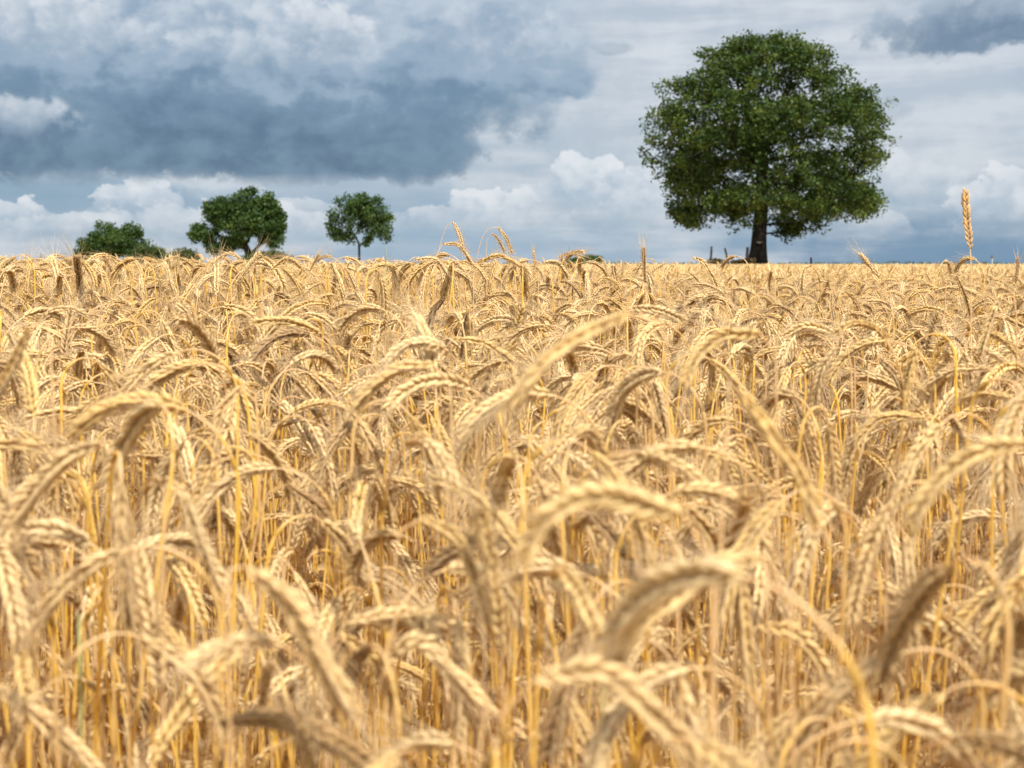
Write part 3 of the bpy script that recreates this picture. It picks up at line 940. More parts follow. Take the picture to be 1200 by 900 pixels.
# ------------------------------------------------------------------ trees
bark, nt = new_mat('oak_bark')
tc = nd(nt, 'ShaderNodeTexCoord')
mp = nd(nt, 'ShaderNodeMapping')
mp.inputs['Scale'].default_value = (3, 3, 0.6)
nt.links.new(tc.outputs['Object'], mp.inputs[0])
no = nd(nt, 'ShaderNodeTexNoise')
no.inputs['Scale'].default_value = 2.5
no.inputs['Detail'].default_value = 7
nt.links.new(mp.outputs[0], no.inputs['Vector'])
finish(nt, ramp(nt, no.outputs[0], [(0.3, (0.008, 0.007, 0.006)), (0.7, (0.030, 0.026, 0.022))]), 0.9, 0, 0.15, bump=(no.outputs[0], 0.8, 0.06))


def leaf_mat(name, dark, mid, light, tl, trans=0.32):
    m, nt = new_mat(name)
    a = nd(nt, 'ShaderNodeAttribute', attribute_name='tint')
    col = ramp(nt, a.outputs['Fac'], [(0.0, dark), (0.5, mid), (1.0, light)])
    tcol = mixc(nt, 1.0, col, tl, 'MULTIPLY')
    finish(nt, col, 0.55, trans, 0.16, tcol=tcol)
    return m


OAK_LEAF = leaf_mat('oak_leaf', (0.016, 0.034, 0.009), (0.040, 0.073, 0.015), (0.098, 0.126, 0.024), (1.5, 1.45, 0.6), 0.25)
TREE_LEAF = leaf_mat('ash_leaf', (0.024, 0.050, 0.016), (0.040, 0.078, 0.022), (0.070, 0.110, 0.028), (1.4, 1.5, 0.7), 0.3)
BUSH_LEAF = leaf_mat('hawthorn_leaf', (0.035, 0.055, 0.020), (0.055, 0.082, 0.025), (0.090, 0.105, 0.035), (1.3, 1.4, 0.8), 0.3)


def grow(attr, trunk, step, infl, kill, iters=160, g=None):
    """space colonisation: returns node positions and parent indices"""
    P = [np.array(p, float) for p in trunk]
    par = [-1] + list(range(len(trunk) - 1))
    A = attr.copy()
    near = np.full(len(A), 0)
    nd_ = np.full(len(A), 1e9)

    def upd(start):
        nonlocal near, nd_
        for j in range(start, len(P)):
            dd = ((A - P[j]) ** 2).sum(1)
            m = dd < nd_
            nd_[m] = dd[m]
            near[m] = j
    upd(0)
    for it in range(iters):
        act = nd_ < infl * infl
        if not act.any():
            j = int(np.argmin(nd_))
            infl = math.sqrt(nd_[j]) * 1.05
            continue
        new = []
        for j in np.unique(near[act]):
            m = act & (near == j)
            v = A[m] - P[j]
            v = v / (np.linalg.norm(v, axis=1)[:, None] + 1e-9)
            d = v.mean(0) + g.normal(0, 0.12, 3)
            # branches keep part of their old heading
            if par[j] >= 0:
                h = P[j] - P[par[j]]
                d = d + 0.35 * h / (np.linalg.norm(h) + 1e-9)
            d /= np.linalg.norm(d) + 1e-9
            new.append((j, P[j] + d * step))
        start = len(P)
        for j, q in new:
            P.append(q)
            par.append(int(j))
        upd(start)
        k = nd_ > kill * kill
        A, near, nd_ = A[k], near[k], nd_[k]
        if len(A) < 3 or len(P) > 9000:
            break
    return np.array(P), np.array(par)


def leaves_mesh(centres, per, spread, size, g, mat, name, updir=0.75, tone_centre=None):
    n = len(centres) * per
    c = np.repeat(centres, per, 0)
    off = np.clip(g.normal(0, 1, (n, 3)), -1.7, 1.7) * spread * np.array([1, 1, 0.8])
    p = c + off
    ax = g.normal(0, 1, (n, 3))
    ax /= np.linalg.norm(ax, axis=1)[:, None]
    nr = g.normal(0, 1, (n, 3)) + np.array([0, 0, updir * 2])
    nr -= ax * (nr * ax).sum(1)[:, None]
    nr /= np.linalg.norm(nr, axis=1)[:, None] + 1e-9
    bt = np.cross(nr, ax)
    ln = size * g.uniform(0.7, 1.35, n)[:, None]
    wd = ln * g.uniform(0.28, 0.40, n)[:, None]
    V = np.stack([p - ax * ln * 0.5, p + bt * wd + ax * ln * 0.05 + nr * ln * 0.10, p + ax * ln * 0.5, p - bt * wd + ax * ln * 0.05 + nr * ln * 0.10], 1)
    q = np.arange(n * 4).reshape(n, 4)
    q2 = np.concatenate([q[:, [0, 1, 2]], q[:, [0, 2, 3]]])
    clump = np.repeat(g.normal(0, 0.25, len(centres)), per)
    t = np.clip(0.5 + clump + g.normal(0, 0.13, n), 0, 1)
    mb = MB()
    mb.add(V.reshape(-1, 3), q2, 0, np.repeat(t, 4))
    return mb.mesh(name, [mat], smooth_shade=False)


def wood_mesh(P, par, r0, rtip, name, flare=None, expo=2.2):
    n = len(P)
    kids = [[] for _ in range(n)]
    for i in range(1, n):
        kids[par[i]].append(i)
    w = np.zeros(n)
    for i in range(n - 1, -1, -1):
        w[i] = sum(w[k] for k in kids[i]) if kids[i] else rtip ** expo
    r = w ** (1 / expo)
    r = rtip + (r - rtip) * (r0 - rtip) / max(1e-6, r[0] - rtip)
    mb = MB()
    stack = [(0, None)]
    while stack:
        i, prev = stack.pop()
        chain = ([prev] if prev is not None else []) + [i]
        while kids[i]:
            ks = sorted(kids[i], key=lambda k: -w[k])
            for k in ks[1:]:
                stack.append((k, i))
            i = ks[0]
            chain.append(i)
        pts = P[chain]
        rr = r[chain].copy()
        if prev is not None:
            rr[0] = min(rr[0], rr[1] * 1.15)
        else:
            if flare:
                for a in range(len(chain)):
                    zz = P[chain[a]][2] - P[0][2]
                    rr[a] *= 1 + flare * math.exp(-zz / 0.9)
        if len(pts) > 2:
            sm = pts.copy()
            sm[1:-1] = (pts[:-2] + 2 * pts[1:-1] + pts[2:]) / 4
            pts = sm
        tube(mb, pts, rr, 9 if rr[0] > 0.25 else (6 if rr[0] > 0.08 else 4), 0, 0.5, cap=False)
    return mb.mesh(name, [bark]), kids


def tree(name, label, cat, base, attr, trunk, step, infl, kill, r0, rtip, per, spread, lsize, leafm, seed, flare=None, group=None, extra=0.5, expo=2.2):
    g = np.random.default_rng(seed)
    P, par = grow(attr, trunk, step, infl, kill, g=g)
    o = empty(name, base)
    wm, kids = wood_mesh(P - base, par, r0, rtip, 'trunk', flare, expo)
    link('trunk', wm, o)
    tips = P[[i for i in range(len(trunk), len(P)) if len(kids[i]) == 0]]
    sel_ = attr[g.random(len(attr)) < extra]
    cen = np.vstack([tips, sel_]) - base
    link('crown', leaves_mesh(cen, per, spread, lsize, g, leafm, 'crown'), o)
    tag(o, label, cat, group)
    return o


def value_noise(p, cell, seed):
    """cheap smooth 3-D noise used to open gaps in the crowns"""
    g = np.random.default_rng(seed)
    tab = g.random(4096)
    q = p / cell
    i = np.floor(q).astype(int)
    f = q - i
    f = f * f * (3 - 2 * f)
    out = 0
    for dx in (0, 1):
        for dy in (0, 1):
            for dz in (0, 1):
                h = ((i[:, 0] + dx) * 73 + (i[:, 1] + dy) * 179 + (i[:, 2] + dz) * 283) % 4096
                w = np.where(dx, f[:, 0], 1 - f[:, 0]) * np.where(dy, f[:, 1], 1 - f[:, 1]) * np.where(dz, f[:, 2], 1 - f[:, 2])
                out = out + tab[h] * w
    return out


def ell_points(ells, d, nn, g, cell, thr, seed, power=0.45, depth=0.8):
    out = []
    areas = np.array([e[2] * e[3] for e in ells], float)
    areas /= areas.sum()
    while len(out) < nn:
        k = g.choice(len(ells), p=areas)
        cx, cy, rx_, ry_ = ells[k]
        v = g.normal(0, 1, 3)
        v /= np.linalg.norm(v)
        rad = g.random() ** power
        p = at(cx + v[0] * rx_ * rad, cy - v[2] * ry_ * rad, d)
        p[1] = d + v[1] * rad * rx_ * d / F * depth
        out.append(p)
    out = np.array(out)
    nz = value_noise(out, cell, seed)
    return out[nz > thr]


# the big oak: crown outline read as left / right reach from the trunk axis at several heights
D_OAK = 112.0
prof_y = np.array([46, 51, 60, 70, 90, 110, 150, 185, 215, 240, 256, 268, 280])
prof_l = np.array([884, 870, 848, 829, 796, 771, 755, 754, 777, 781, 785, 802, 850])
prof_r = np.array([922, 947, 965, 980, 994, 1014, 1033, 1038, 1033, 1030, 1012, 975, 930])
gO = np.random.default_rng(42)


def oak_points(nn, power=0.40):
    out = []
    while len(out) < nn:
        m = 4000
        yy = gO.uniform(46, 280, m)
        th = gO.uniform(0, 2 * np.pi, m)
        l = np.interp(yy, prof_y, prof_l)
        r = np.interp(yy, prof_y, prof_r)
        cx = 0.5 * (l + r)
        hw = 0.5 * (r - l)
        # accept by area so that the volume fills evenly, more of it near the outside
        acc = gO.random(m) < np.clip((hw / 145) ** 1.0, 0.45, 1) * np.where(yy > 256, 0.15, 1.0)
        rad = gO.random(m) ** power * (0.90 + 0.14 * gO.random(m))
        x = cx + hw * rad * np.cos(th)
        dpt = D_OAK + hw * rad * np.sin(th) * 0.0672 * 0.95
        P = np.array([at(a, b, D_OAK) for a, b in zip(x, yy)])
        P[:, 1] = dpt
        # the underside is hollow near the trunk
        hollow = (yy > 222) & (rad < 0.25 + (yy - 222) / 34 * 0.45)
        nz = value_noise(P, 2.0, 5)
        ok = acc & ~hollow & (nz > 0.40)
        out += list(P[ok])
    return np.array(out[:nn])


ELLO = ell_points([(800, 249, 24, 19), (1012, 240, 22, 15), (925, 266, 20, 15), (862, 246, 24, 12), (964, 246, 30, 14)], D_OAK, 420, gO, 1.6, 0.30, 8)
oak_base = at(887, 309.0, D_OAK)
oak_base[2] = float(ground_z(oak_base[0], D_OAK)) - 0.05
CL = oak_points(300, 0.33)
attr = np.vstack([np.repeat(CL, 11, 0) + gO.normal(0, 1, (3300, 3)) * np.array([0.62, 0.62, 0.30]), oak_points(1500, 0.8), ELLO])
trk = [oak_base + np.array([dx, 0, h]) for dx, h in ((0, 0), (0.05, 0.35), (0.09, 0.75), (0.12, 1.2), (0.14, 1.8), (0.16, 2.5), (0.2, 3.3), (0.28, 4.2), (0.34, 5.2), (0.38, 6.4), (0.36, 7.8), (0.38, 9.4))]
oak = tree('oak_tree', 'huge round-crowned oak standing alone at the far edge of the wheat', 'tree', oak_base, attr, trk,
           0.42, 3.4, 0.75, 0.56, 0.018, 23, 0.29, 0.25, OAK_LEAF, 11, flare=0.95, extra=0.62, expo=2.15)
# pale scar on the bark, facing the field
g = np.random.default_rng(3)
mb = MB()
nv2 = 14
cx0 = at(890, 284, D_OAK - 0.70) - oak_base
V = [cx0]
for k in range(nv2):
    a = k / nv2 * 6.283
    rr = 1 + 0.18 * math.sin(3 * a)
    V.append(cx0 + np.array([math.cos(a) * 0.21 * rr, 0.02 + 0.06 * abs(math.cos(a)), math.sin(a) * 0.07 * rr]))
mb.add(V, [[0, 1 + k, 1 + (k + 1) % nv2] for k in range(nv2)])
scar_m, nt = new_mat('pale_bark_scar')
rgb = nd(nt, 'ShaderNodeRGB')
rgb.outputs[0].default_value = (0.30, 0.27, 0.24, 1)
finish(nt, rgb.outputs[0], 0.9, 0, 0.1)
link('bark_scar', mb.mesh('bark_scar', [scar_m]), oak)


def small_tree(label, cat, name, d, ells, trunk_px, nattr, r0, per, spread, lsize, leafm, seed, thr=0.3, group=None, infl=3.0, step=0.3, extra=0.6, cell=1.4, power=0.45):
    g = np.random.default_rng(seed)
    # ragged outline: small sprays of twigs pushing out of the main masses
    extra_e = []
    for k in range(16):
        cx, cy, rx_, ry_ = ells[g.integers(0, len(ells))]
        an = g.uniform(-0.5, 3.6)
        extra_e.append((cx + math.cos(an) * rx_ * 1.04, cy - math.sin(an) * ry_ * 1.06, g.uniform(2.0, 4.2), g.uniform(2.2, 5.0)))
    if len(ells) > 3:
        ells = list(ells) + extra_e + extra_e
    A = ell_points(ells, d, nattr, g, cell, thr, seed, power)
    b = at(trunk_px[0][0], trunk_px[0][1], d)
    gzz = float(ground_z(b[0], d))
    pts = [at(x, y, d) for x, y in trunk_px]
    pts[0][2] = gzz - 0.03
    tr = list(spline(np.array(pts), max(4, int((pts[-1][2] - pts[0][2]) / step))))
    return tree(name, label, cat, tr[0].copy(), A, tr, step, infl, 0.5, r0, 0.014, per, spread, lsize, leafm, seed, extra=extra, group=group, flare=0.3)


small_tree('slender young tree with a forked trunk and a loose rounded crown', 'tree', 'deciduous_tree', 150,
           [(420, 251, 36, 20), (440, 264, 20, 17), (397, 266, 14, 14), (424, 240, 20, 12), (452, 276, 10, 10), (395, 279, 7, 7), (411, 283, 3, 7), (432, 283, 3, 7)],
           [(421, 318), (421, 306), (421, 300), (421, 295)], 700, 0.13, 22, 0.27, 0.27, TREE_LEAF, 21, thr=0.37, infl=2.6, extra=0.55, cell=0.9, power=0.6)
small_tree('broad dark tree with a lopsided crown, its low branch reaching left', 'tree', 'deciduous_tree', 160,
           [(258, 250, 19, 19), (284, 246, 24, 22), (310, 246, 19, 21), (292, 262, 36, 22), (320, 268, 13, 16), (316, 284, 14, 8), (236, 276, 18, 9), (252, 291, 14, 8), (276, 282, 18, 10)],
           [(294, 318), (293, 303), (290, 294)], 1250, 0.42, 30, 0.33, 0.32, TREE_LEAF, 22, thr=0.34, infl=3.6, cell=1.2)
small_tree('low rounded tree half sunk behind the wheat on the far left', 'tree', 'deciduous_tree', 170,
           [(132, 284, 38, 20), (112, 294, 22, 14), (148, 288, 24, 18), (128, 276, 22, 12), (98, 297, 9, 9)],
           [(136, 318), (136, 308), (135, 302)], 800, 0.32, 28, 0.33, 0.30, TREE_LEAF, 23, thr=0.40, infl=3.4, cell=1.1)
small_tree('spreading green bush adjoining the low rounded tree', 'bush', 'bush', 168,
           [(174, 300, 20, 11), (188, 304, 14, 9), (164, 306, 16, 9)], [(175, 318), (175, 313)], 420, 0.12, 30, 0.34, 0.26, BUSH_LEAF, 24, thr=0.2, group='bushes along the far hedge line')
small_tree('small round olive bush left of the broad dark tree', 'bush', 'bush', 158,
           [(216, 304, 15, 12), (226, 310, 10, 8), (207, 310, 10, 8)], [(217, 318), (217, 313)], 300, 0.10, 30, 0.32, 0.26, BUSH_LEAF, 25, thr=0.2, group='bushes along the far hedge line')
small_tree('low yellowish bush spread beneath the broad dark tree', 'bush', 'bush', 150,
           [(318, 303, 20, 8), (300, 305, 18, 7), (334, 306, 10, 6)], [(315, 318), (315, 312)], 320, 0.10, 28, 0.30, 0.24, BUSH_LEAF, 26, thr=0.2, group='bushes along the far hedge line')
small_tree('distant low dark bush just showing behind the middle wheat ears', 'bush', 'bush', 230,
           [(688, 305, 14, 5), (699, 305, 7, 4), (674, 307, 10, 4)], [(688, 313), (688, 309)], 260, 0.10, 26, 0.34, 0.26, TREE_LEAF, 27, thr=0.2, group='bushes along the far hedge line')
small_tree('tuft of dry scrub at the foot of the oak beside the posts', 'bush', 'bush', 110.5,
           [(840, 308, 12, 2.2), (868, 309, 10, 1.5), (877, 307, 5, 2.2)], [(862, 312), (862, 310)], 110, 0.03, 26, 0.16, 0.22,
           leaf_mat('dry_scrub', (0.16, 0.12, 0.05), (0.28, 0.21, 0.09), (0.42, 0.32, 0.15), (1.1, 1.1, 0.8), 0.2), 28, thr=0.1, group='bushes along the far hedge line')

# ------------------------------------------------------------------ fence posts
wood, nt = new_mat('weathered_post')
tc = nd(nt, 'ShaderNodeTexCoord')
mp = nd(nt, 'ShaderNodeMapping')
mp.inputs['Scale'].default_value = (20, 20, 2)
nt.links.new(tc.outputs['Object'], mp.inputs[0])
no = nd(nt, 'ShaderNodeTexNoise')
no.inputs['Scale'].default_value = 2
no.inputs['Detail'].default_value = 5
nt.links.new(mp.outputs[0], no.inputs['Vector'])
finish(nt, ramp(nt, no.outputs[0], [(0.3, (0.05, 0.042, 0.035)), (0.7, (0.15, 0.125, 0.10))]), 0.9, 0, 0.1, bump=(no.outputs[0], 0.5, 0.01))
pale, nt = new_mat('pale_post_paint')
rgb = nd(nt, 'ShaderNodeRGB')
rgb.outputs[0].default_value = (0.42, 0.45, 0.48, 1)
finish(nt, rgb.outputs[0], 0.6, 0, 0.3)


def post(x0, y0, x1, y1, wpx, d, label, mat=wood, head=None, seed=0):
    g = np.random.default_rng(seed)
    a = at(x0, y0, d)
    b = at(x1, y1, d)
    gzz = float(ground_z(a[0], d)) - 0.05
    t = (a[2] - gzz) / max(1e-6, (b[2] - a[2]))
    a = a - (b - a) * t
    r = wpx * d / F / 2
    P = np.array([a + (b - a) * u + np.array([g.normal(0, r * 0.10), 0, 0]) for u in np.linspace(0, 1, 7)])
    o = empty('fence_post' if head is None else 'marker_post', a)
    mb = MB()
    rad = r * np.array([1.08, 1.05, 1.0, 0.98, 1.0, 0.96, 0.86])
    tube(mb, P - a, rad, 8, 0, 0.5, cap=False)
    # sawn, slightly slanted top
    T, N, B = frames(P)
    ring = [P[-1] - a + (N[-1] * math.cos(k / 8 * 6.283) + B[-1] * math.sin(k / 8 * 6.283)) * rad[-1] for k in range(8)]
    mb.add(ring + [P[-1] - a + T[-1] * r * 0.5], [[k, (k + 1) % 8, 8] for k in range(8)])
    link('post_shaft', mb.mesh('post_shaft', [mat], smooth_shade=False), o)
    if head is not None:
        hm = MB()
        c = P[-1] - a
        w, h = head[0] * d / F / 2, head[1] * d / F / 2
        for s, zz in ((1.0, 0),):
            Vb = []
            for z_, k_ in ((-h, 0.6), (-h * 0.5, 1.0), (h * 0.5, 1.0), (h, 0.55)):
                for sx_, sy_ in ((-1, -1), (1, -1), (1, 1), (-1, 1)):
                    Vb.append(c + np.array([sx_ * w * k_, sy_ * w * k_ * 0.5, z_]))
            qs = [[0, 1, 2, 3][::-1], [12, 13, 14, 15]]
            for L_ in range(3):
                for k in range(4):
                    qs.append([L_ * 4 + k, L_ * 4 + (k + 1) % 4, L_ * 4 + 4 + (k + 1) % 4, L_ * 4 + 4 + k])
            hm.add(Vb, qs)
        link('post_head', hm.mesh('post_head', [wood], smooth_shade=False), o)
    tag(o, label, 'post', 'posts along the far edge of the field')


post(833.0, 307, 833.8, 289, 2.6, 110, 'upright wooden fence post furthest left of the oak', seed=1)
post(853.0, 307, 849.4, 291, 2.4, 110.5, 'wooden fence post leaning left, between the outer post and the oak', seed=2)
post(861.5, 308, 861.5, 299, 1.5, 140, 'thin bluish post seen small between the leaning post and the oak', pale, seed=3)
post(875.0, 308, 876.2, 290, 3.6, 110, 'thick dark fence post standing right against the oak trunk', seed=4)
post(950.5, 309, 950.5, 302, 2.6, 112, 'short stub of a dark fence post right of the oak', seed=5)
post(1163.0, 309, 1162.6, 301, 1.0, 150, 'thin pale marker post with a dark head near the right edge', pale, head=(2.2, 4.5), seed=6)
post(1020.5, 309, 1020.5, 305, 1.6, 150, 'tiny dark fence post showing between the oak and the tall upright ear', seed=7)

# far woods: a mass of tiny trees on the horizon
g = np.random.default_rng(77)
cs = []
for x in np.arange(-1500, 1500, 5.0):
    h = 3.2 + 2.5 * math.sin(x * 0.011) + 1.8 * math.sin(x * 0.037 + 1) + g.normal(0, 0.8)
    if x > 300:
        h += 2.0
    h = max(0.9, h * 0.55)
    for k in range(3):
        cs.append((x + g.normal(0, 3), 2600 + g.normal(0, 25), 1.13 + h * (k + 0.4) / 3))
cs = np.array(cs)
me = leaves_mesh(cs, 7, 1.2, 2.2, g, TREE_LEAF, 'far_woods')
fw = link('far_woods', me)
tag(fw, 'thin dark line of far-off woods along the horizon', 'woods', kind='stuff')

# ------------------------------------------------------------------ sky
SUN_EL, SUN_AZ = R(56), R(150)     # azimuth measured to the right of the view direction

world = bpy.data.worlds.new('World')
scene.world = world
world.use_nodes = True
wt = world.node_tree
wt.nodes.clear()


class S:
    """a scalar socket with arithmetic"""
    def __init__(self, sock):
        self.s = sock

    def _op(self, op, other, rev=False):
        m = wt.nodes.new('ShaderNodeMath')
        m.operation = op
        a, b = (other, self) if rev else (self, other)
        for inp, v in ((m.inputs[0], a), (m.inputs[1], b)):
            if isinstance(v, S):
                wt.links.new(v.s, inp)
            else:
                inp.default_value = v
        return S(m.outputs[0])

    def __add__(self, o): return self._op('ADD', o)
    def __radd__(self, o): return self._op('ADD', o, True)
    def __sub__(self, o): return self._op('SUBTRACT', o)
    def __rsub__(self, o): return self._op('SUBTRACT', o, True)
    def __mul__(self, o): return self._op('MULTIPLY', o)
    def __rmul__(self, o): return self._op('MULTIPLY', o, True)
    def __truediv__(self, o): return self._op('DIVIDE', o)
    def __pow__(self, o): return self._op('POWER', o)
    def max(self, o): return self._op('MAXIMUM', o)
    def min(self, o): return self._op('MINIMUM', o)

    def un(self, op):
        m = wt.nodes.new('ShaderNodeMath')
        m.operation = op
        wt.links.new(self.s, m.inputs[0])
        return S(m.outputs[0])


def sstep(x, a, b):
    n = wt.nodes.new('ShaderNodeMapRange')
    n.interpolation_type = 'SMOOTHSTEP'
    wt.links.new(x.s, n.inputs[0])
    if a <= b:
        n.inputs[1].default_value, n.inputs[2].default_value, n.inputs[3].default_value, n.inputs[4].default_value = a, b, 0, 1
    else:
        n.inputs[1].default_value, n.inputs[2].default_value, n.inputs[3].default_value, n.inputs[4].default_value = b, a, 1, 0
    return S(n.outputs[0])


def vec(x, y, z=0.0):
    c = wt.nodes.new('ShaderNodeCombineXYZ')
    for inp, v in zip(c.inputs, (x, y, z)):
        if isinstance(v, S):
            wt.links.new(v.s, inp)
        else:
            inp.default_value = v
    return c.outputs[0]


def fbm(v, scale, detail=6, rough=0.55, dist=0.0, three_d=False):
    n = wt.nodes.new('ShaderNodeTexNoise')
    n.noise_dimensions = '3D' if three_d else '2D'
    n.inputs['Scale'].default_value = scale
    n.inputs['Detail'].default_value = detail
    n.inputs['Roughness'].default_value = rough
    n.inputs['Distortion'].default_value = dist
    wt.links.new(v, n.inputs['Vector'])
    return S(n.outputs[0])


def billow(v, scale):
    n = wt.nodes.new('ShaderNodeTexVoronoi')
    n.voronoi_dimensions = '2D'
    n.feature = 'SMOOTH_F1'
    n.inputs['Scale'].default_value = scale
    n.inputs['Smoothness'].default_value = 0.35
    wt.links.new(v, n.inputs['Vector'])
    return S(n.outputs['Distance'])


def lin(r, g_, b):
    return tuple((c / 255 / 12.92) if c <= 10 else ((c / 255 + 0.055) / 1.055) ** 2.4 for c in (r, g_, b))


def cmix(f, a, b):
    m = wt.nodes.new('ShaderNodeMix')
    m.data_type = 'RGBA'
    m.clamp_factor = True
    for inp, v in ((m.inputs[0], f), (m.inputs[6], a), (m.inputs[7], b)):
        if isinstance(v, S):
            wt.links.new(v.s, inp)
        elif hasattr(v, 'is_linked'):
            wt.links.new(v, inp)
        elif isinstance(v, (int, float)):
            inp.default_value = v
        else:
            inp.default_value = (*v, 1)
    return m.outputs[2]


tcw = wt.nodes.new('ShaderNodeTexCoord')
sp = wt.nodes.new('ShaderNodeSeparateXYZ')
wt.links.new(tcw.outputs['Generated'], sp.inputs[0])
dx, dy, dz = (S(o) for o in sp.outputs)
az = dx._op('ARCTAN2', dy)           # radians right of the view axis
el = dz.un('ARCSINE')
# work in hundredths of a radian: u to the right, v upwards
u = az * 100.0
v = el * 100.0


def azel(px_, py_):
    r = ray(px_, py_)
    return math.atan2(r[0], r[1]) * 100, math.asin(r[2] / np.linalg.norm(r)) * 100


K = 100 / F       # pixels to hundredths of a radian
uv = vec(u, v)
w1 = fbm(uv, 0.16, 5, 0.55) - 0.5
w2 = fbm(vec(u + 31.7, v + 11.3), 0.16, 5, 0.55) - 0.5
wu = u + w1 * 3.2
wv = v + w2 * 2.2
fine = fbm(vec(u + 90.0, v * 1.25), 0.55, 6, 0.60) - 0.5
med = fbm(vec(wu, wv * 1.3 + 70.0), 0.22, 5, 0.55) - 0.5
fu, fv = u + fine * 2.0, v * 1.1 + med * 2.0
puff = 0.42 - billow(vec(fu, fv), 0.40) * 0.62 - billow(vec(fu + 13.0, fv), 0.95) * 0.38
streak = fbm(vec(u * 0.22 + 40.0, v * 1.5), 0.42, 5, 0.55) - 0.5
soft = fbm(vec(u * 0.5 + 120.0, v * 1.1), 0.18, 3, 0.5) - 0.5


def blob(px_, py_, rx_, ry_, x=None, y=None):
    bu, bv = azel(px_, py_)
    x = x if x is not None else wu
    y = y if y is not None else wv
    a = (x - bu) * (1 / (rx_ * K))
    b = (y - bv) * (1 / (ry_ * K))
    return (a * a + b * b).un('SQRT'), b


# --- layer 1: high stratus veil over the blue sky
WHITE, MID = lin(226, 230, 236), lin(160, 180, 199)
bright = streak * 1.5 + soft * 1.2 + fine * 0.35
base = cmix(sstep(bright, -0.45, 0.40), lin(158, 178, 197), lin(206, 213, 222))
# lighter, flatter veil in the upper right, bluer towards the right-hand horizon
d_, _ = blob(880, 70, 330, 190, u + w1 * 5, v + w2 * 4)
base = cmix(sstep(d_ + streak * 1.4, 1.25, 0.4) * 0.75, base, cmix(sstep(streak * 1.6 + fine * 0.5, -0.35, 0.35), lin(192, 201, 212), lin(218, 223, 229)))
d_, _ = blob(1110, 305, 260, 75, u, v)
base = cmix(sstep(d_ + med * 1.0 + streak * 0.9, 1.2, 0.2) * 0.9, base, lin(108, 144, 176))
d_, _ = blob(50, 232, 190, 26, u, v)
base = cmix(sstep(d_ + med * 1.2, 1.25, 0.4) * 0.8, base, lin(126, 158, 184))
d_, _ = blob(560, 290, 300, 30, u, v)
base = cmix(sstep(d_ + streak * 1.2, 1.3, 0.3) * 0.55, base, lin(148, 178, 203))
d_, _ = blob(430, 228, 180, 26, u, v)
base = cmix(sstep(d_ + med * 1.2, 1.25, 0.4) * 0.65, base, lin(146, 172, 195))


def cumulus(col, px_, py_, rx_, ry_, amt=1.0, hi=WHITE, lo=MID, sharp=0.13, rough=1.0, melt=0.9):
    d, b = blob(px_, py_, rx_, ry_, u + w1 * 1.1, v + w2 * 1.1)
    lumps = puff * 0.75 * rough + fine * 1.0 * rough + med * 0.7
    e = d - lumps
    top_ = sstep(b, -0.9, 0.35)                     # the underside melts away
    m = sstep(e, 1.0, 1.0 - sharp) * (top_ * melt + (1.0 - melt)) * amt
    m = m.max(sstep(e, 1.15, 0.2) * 0.45 * amt * top_)
    shade = sstep(b * 0.60 + puff * 0.6 + fine * 1.2 + med * 0.6, -0.55, 0.75)
    return cmix(m, col, cmix(shade, lo, hi))


# --- layer 2: cumulus low over the horizon
for args in ((255, 268, 150, 26, 0.7), (70, 268, 90, 18, 0.7), (15, 252, 55, 22, 0.9), (165, 238, 62, 30, 1.0), (272, 224, 36, 18, 0.75), (360, 258, 70, 22, 0.5),
             (560, 258, 110, 20, 0.6), (575, 243, 60, 24, 0.95), (760, 250, 60, 22, 0.6), (700, 232, 84, 34, 0.6), (683, 218, 52, 40, 0.95), (745, 222, 34, 30, 0.6),
             (1040, 225, 110, 46, 0.5), (1010, 265, 60, 20, 0.4), (1190, 240, 66, 44, 0.8)):
    base = cumulus(base, *args[:4], amt=args[4], lo=lin(162, 183, 203), hi=lin(226, 230, 236))

# --- layer 3: the big dark cloud
bigu, bigv = u + w1 * 4.5 + fine * 1.0, v + w2 * 3.2 + fine * 0.8
ds = None
for b in ((150, 110, 330, 105), (420, 90, 230, 110), (300, 160, 280, 58), (560, 70, 130, 66), (390, 190, 105, 32), (90, 165, 220, 34), (460, 165, 85, 50), (630, 92, 75, 36), (150, 10, 420, 90), (490, 0, 190, 70)):
    d, _ = blob(*b, bigu, bigv)
    ds = d if ds is None else ds.min(d)
edge = ds - med * 0.7 - fine * 0.6 - puff * 0.2 - 0.05
right = sstep(u, azel(420, 100)[0], azel(640, 100)[0])
m = sstep(edge, 1.10, 0.86) * (1.0 - right) + sstep(edge, 1.12, 0.62) * right
lowline = v + fine * 0.8 + w2 * 1.3 + ((u + 18) * (u + 18)) * -0.0006
m = m * sstep(lowline, azel(300, 226)[1], azel(300, 200)[1])
hgt = (v - azel(300, 200)[1]) * (1 / (170 * K))        # 0 at the base, 1 near the top of the frame
core, _ = blob(300, 160, 340, 70, u + w1 * 4, v + w2 * 4)
bil = fbm(vec(wu * 0.8 + 200.0, wv * 1.5), 0.36, 6, 0.58) - 0.5
tone = hgt * 0.72 + med * 0.9 + puff * 0.26 + fine * 0.36 + bil * 0.80 + soft * 0.7 + (core.min(1.6)) * 0.34 - 0.50
c_dark = cmix(sstep(tone, -0.55, 0.12), lin(80, 109, 137), lin(110, 138, 163))
c_dark = cmix(sstep(tone, 0.02, 0.50), c_dark, lin(150, 171, 192))
c_dark = cmix(sstep(tone, 0.45, 1.05), c_dark, lin(190, 202, 215))
base = cmix(m * 0.98, base, c_dark)
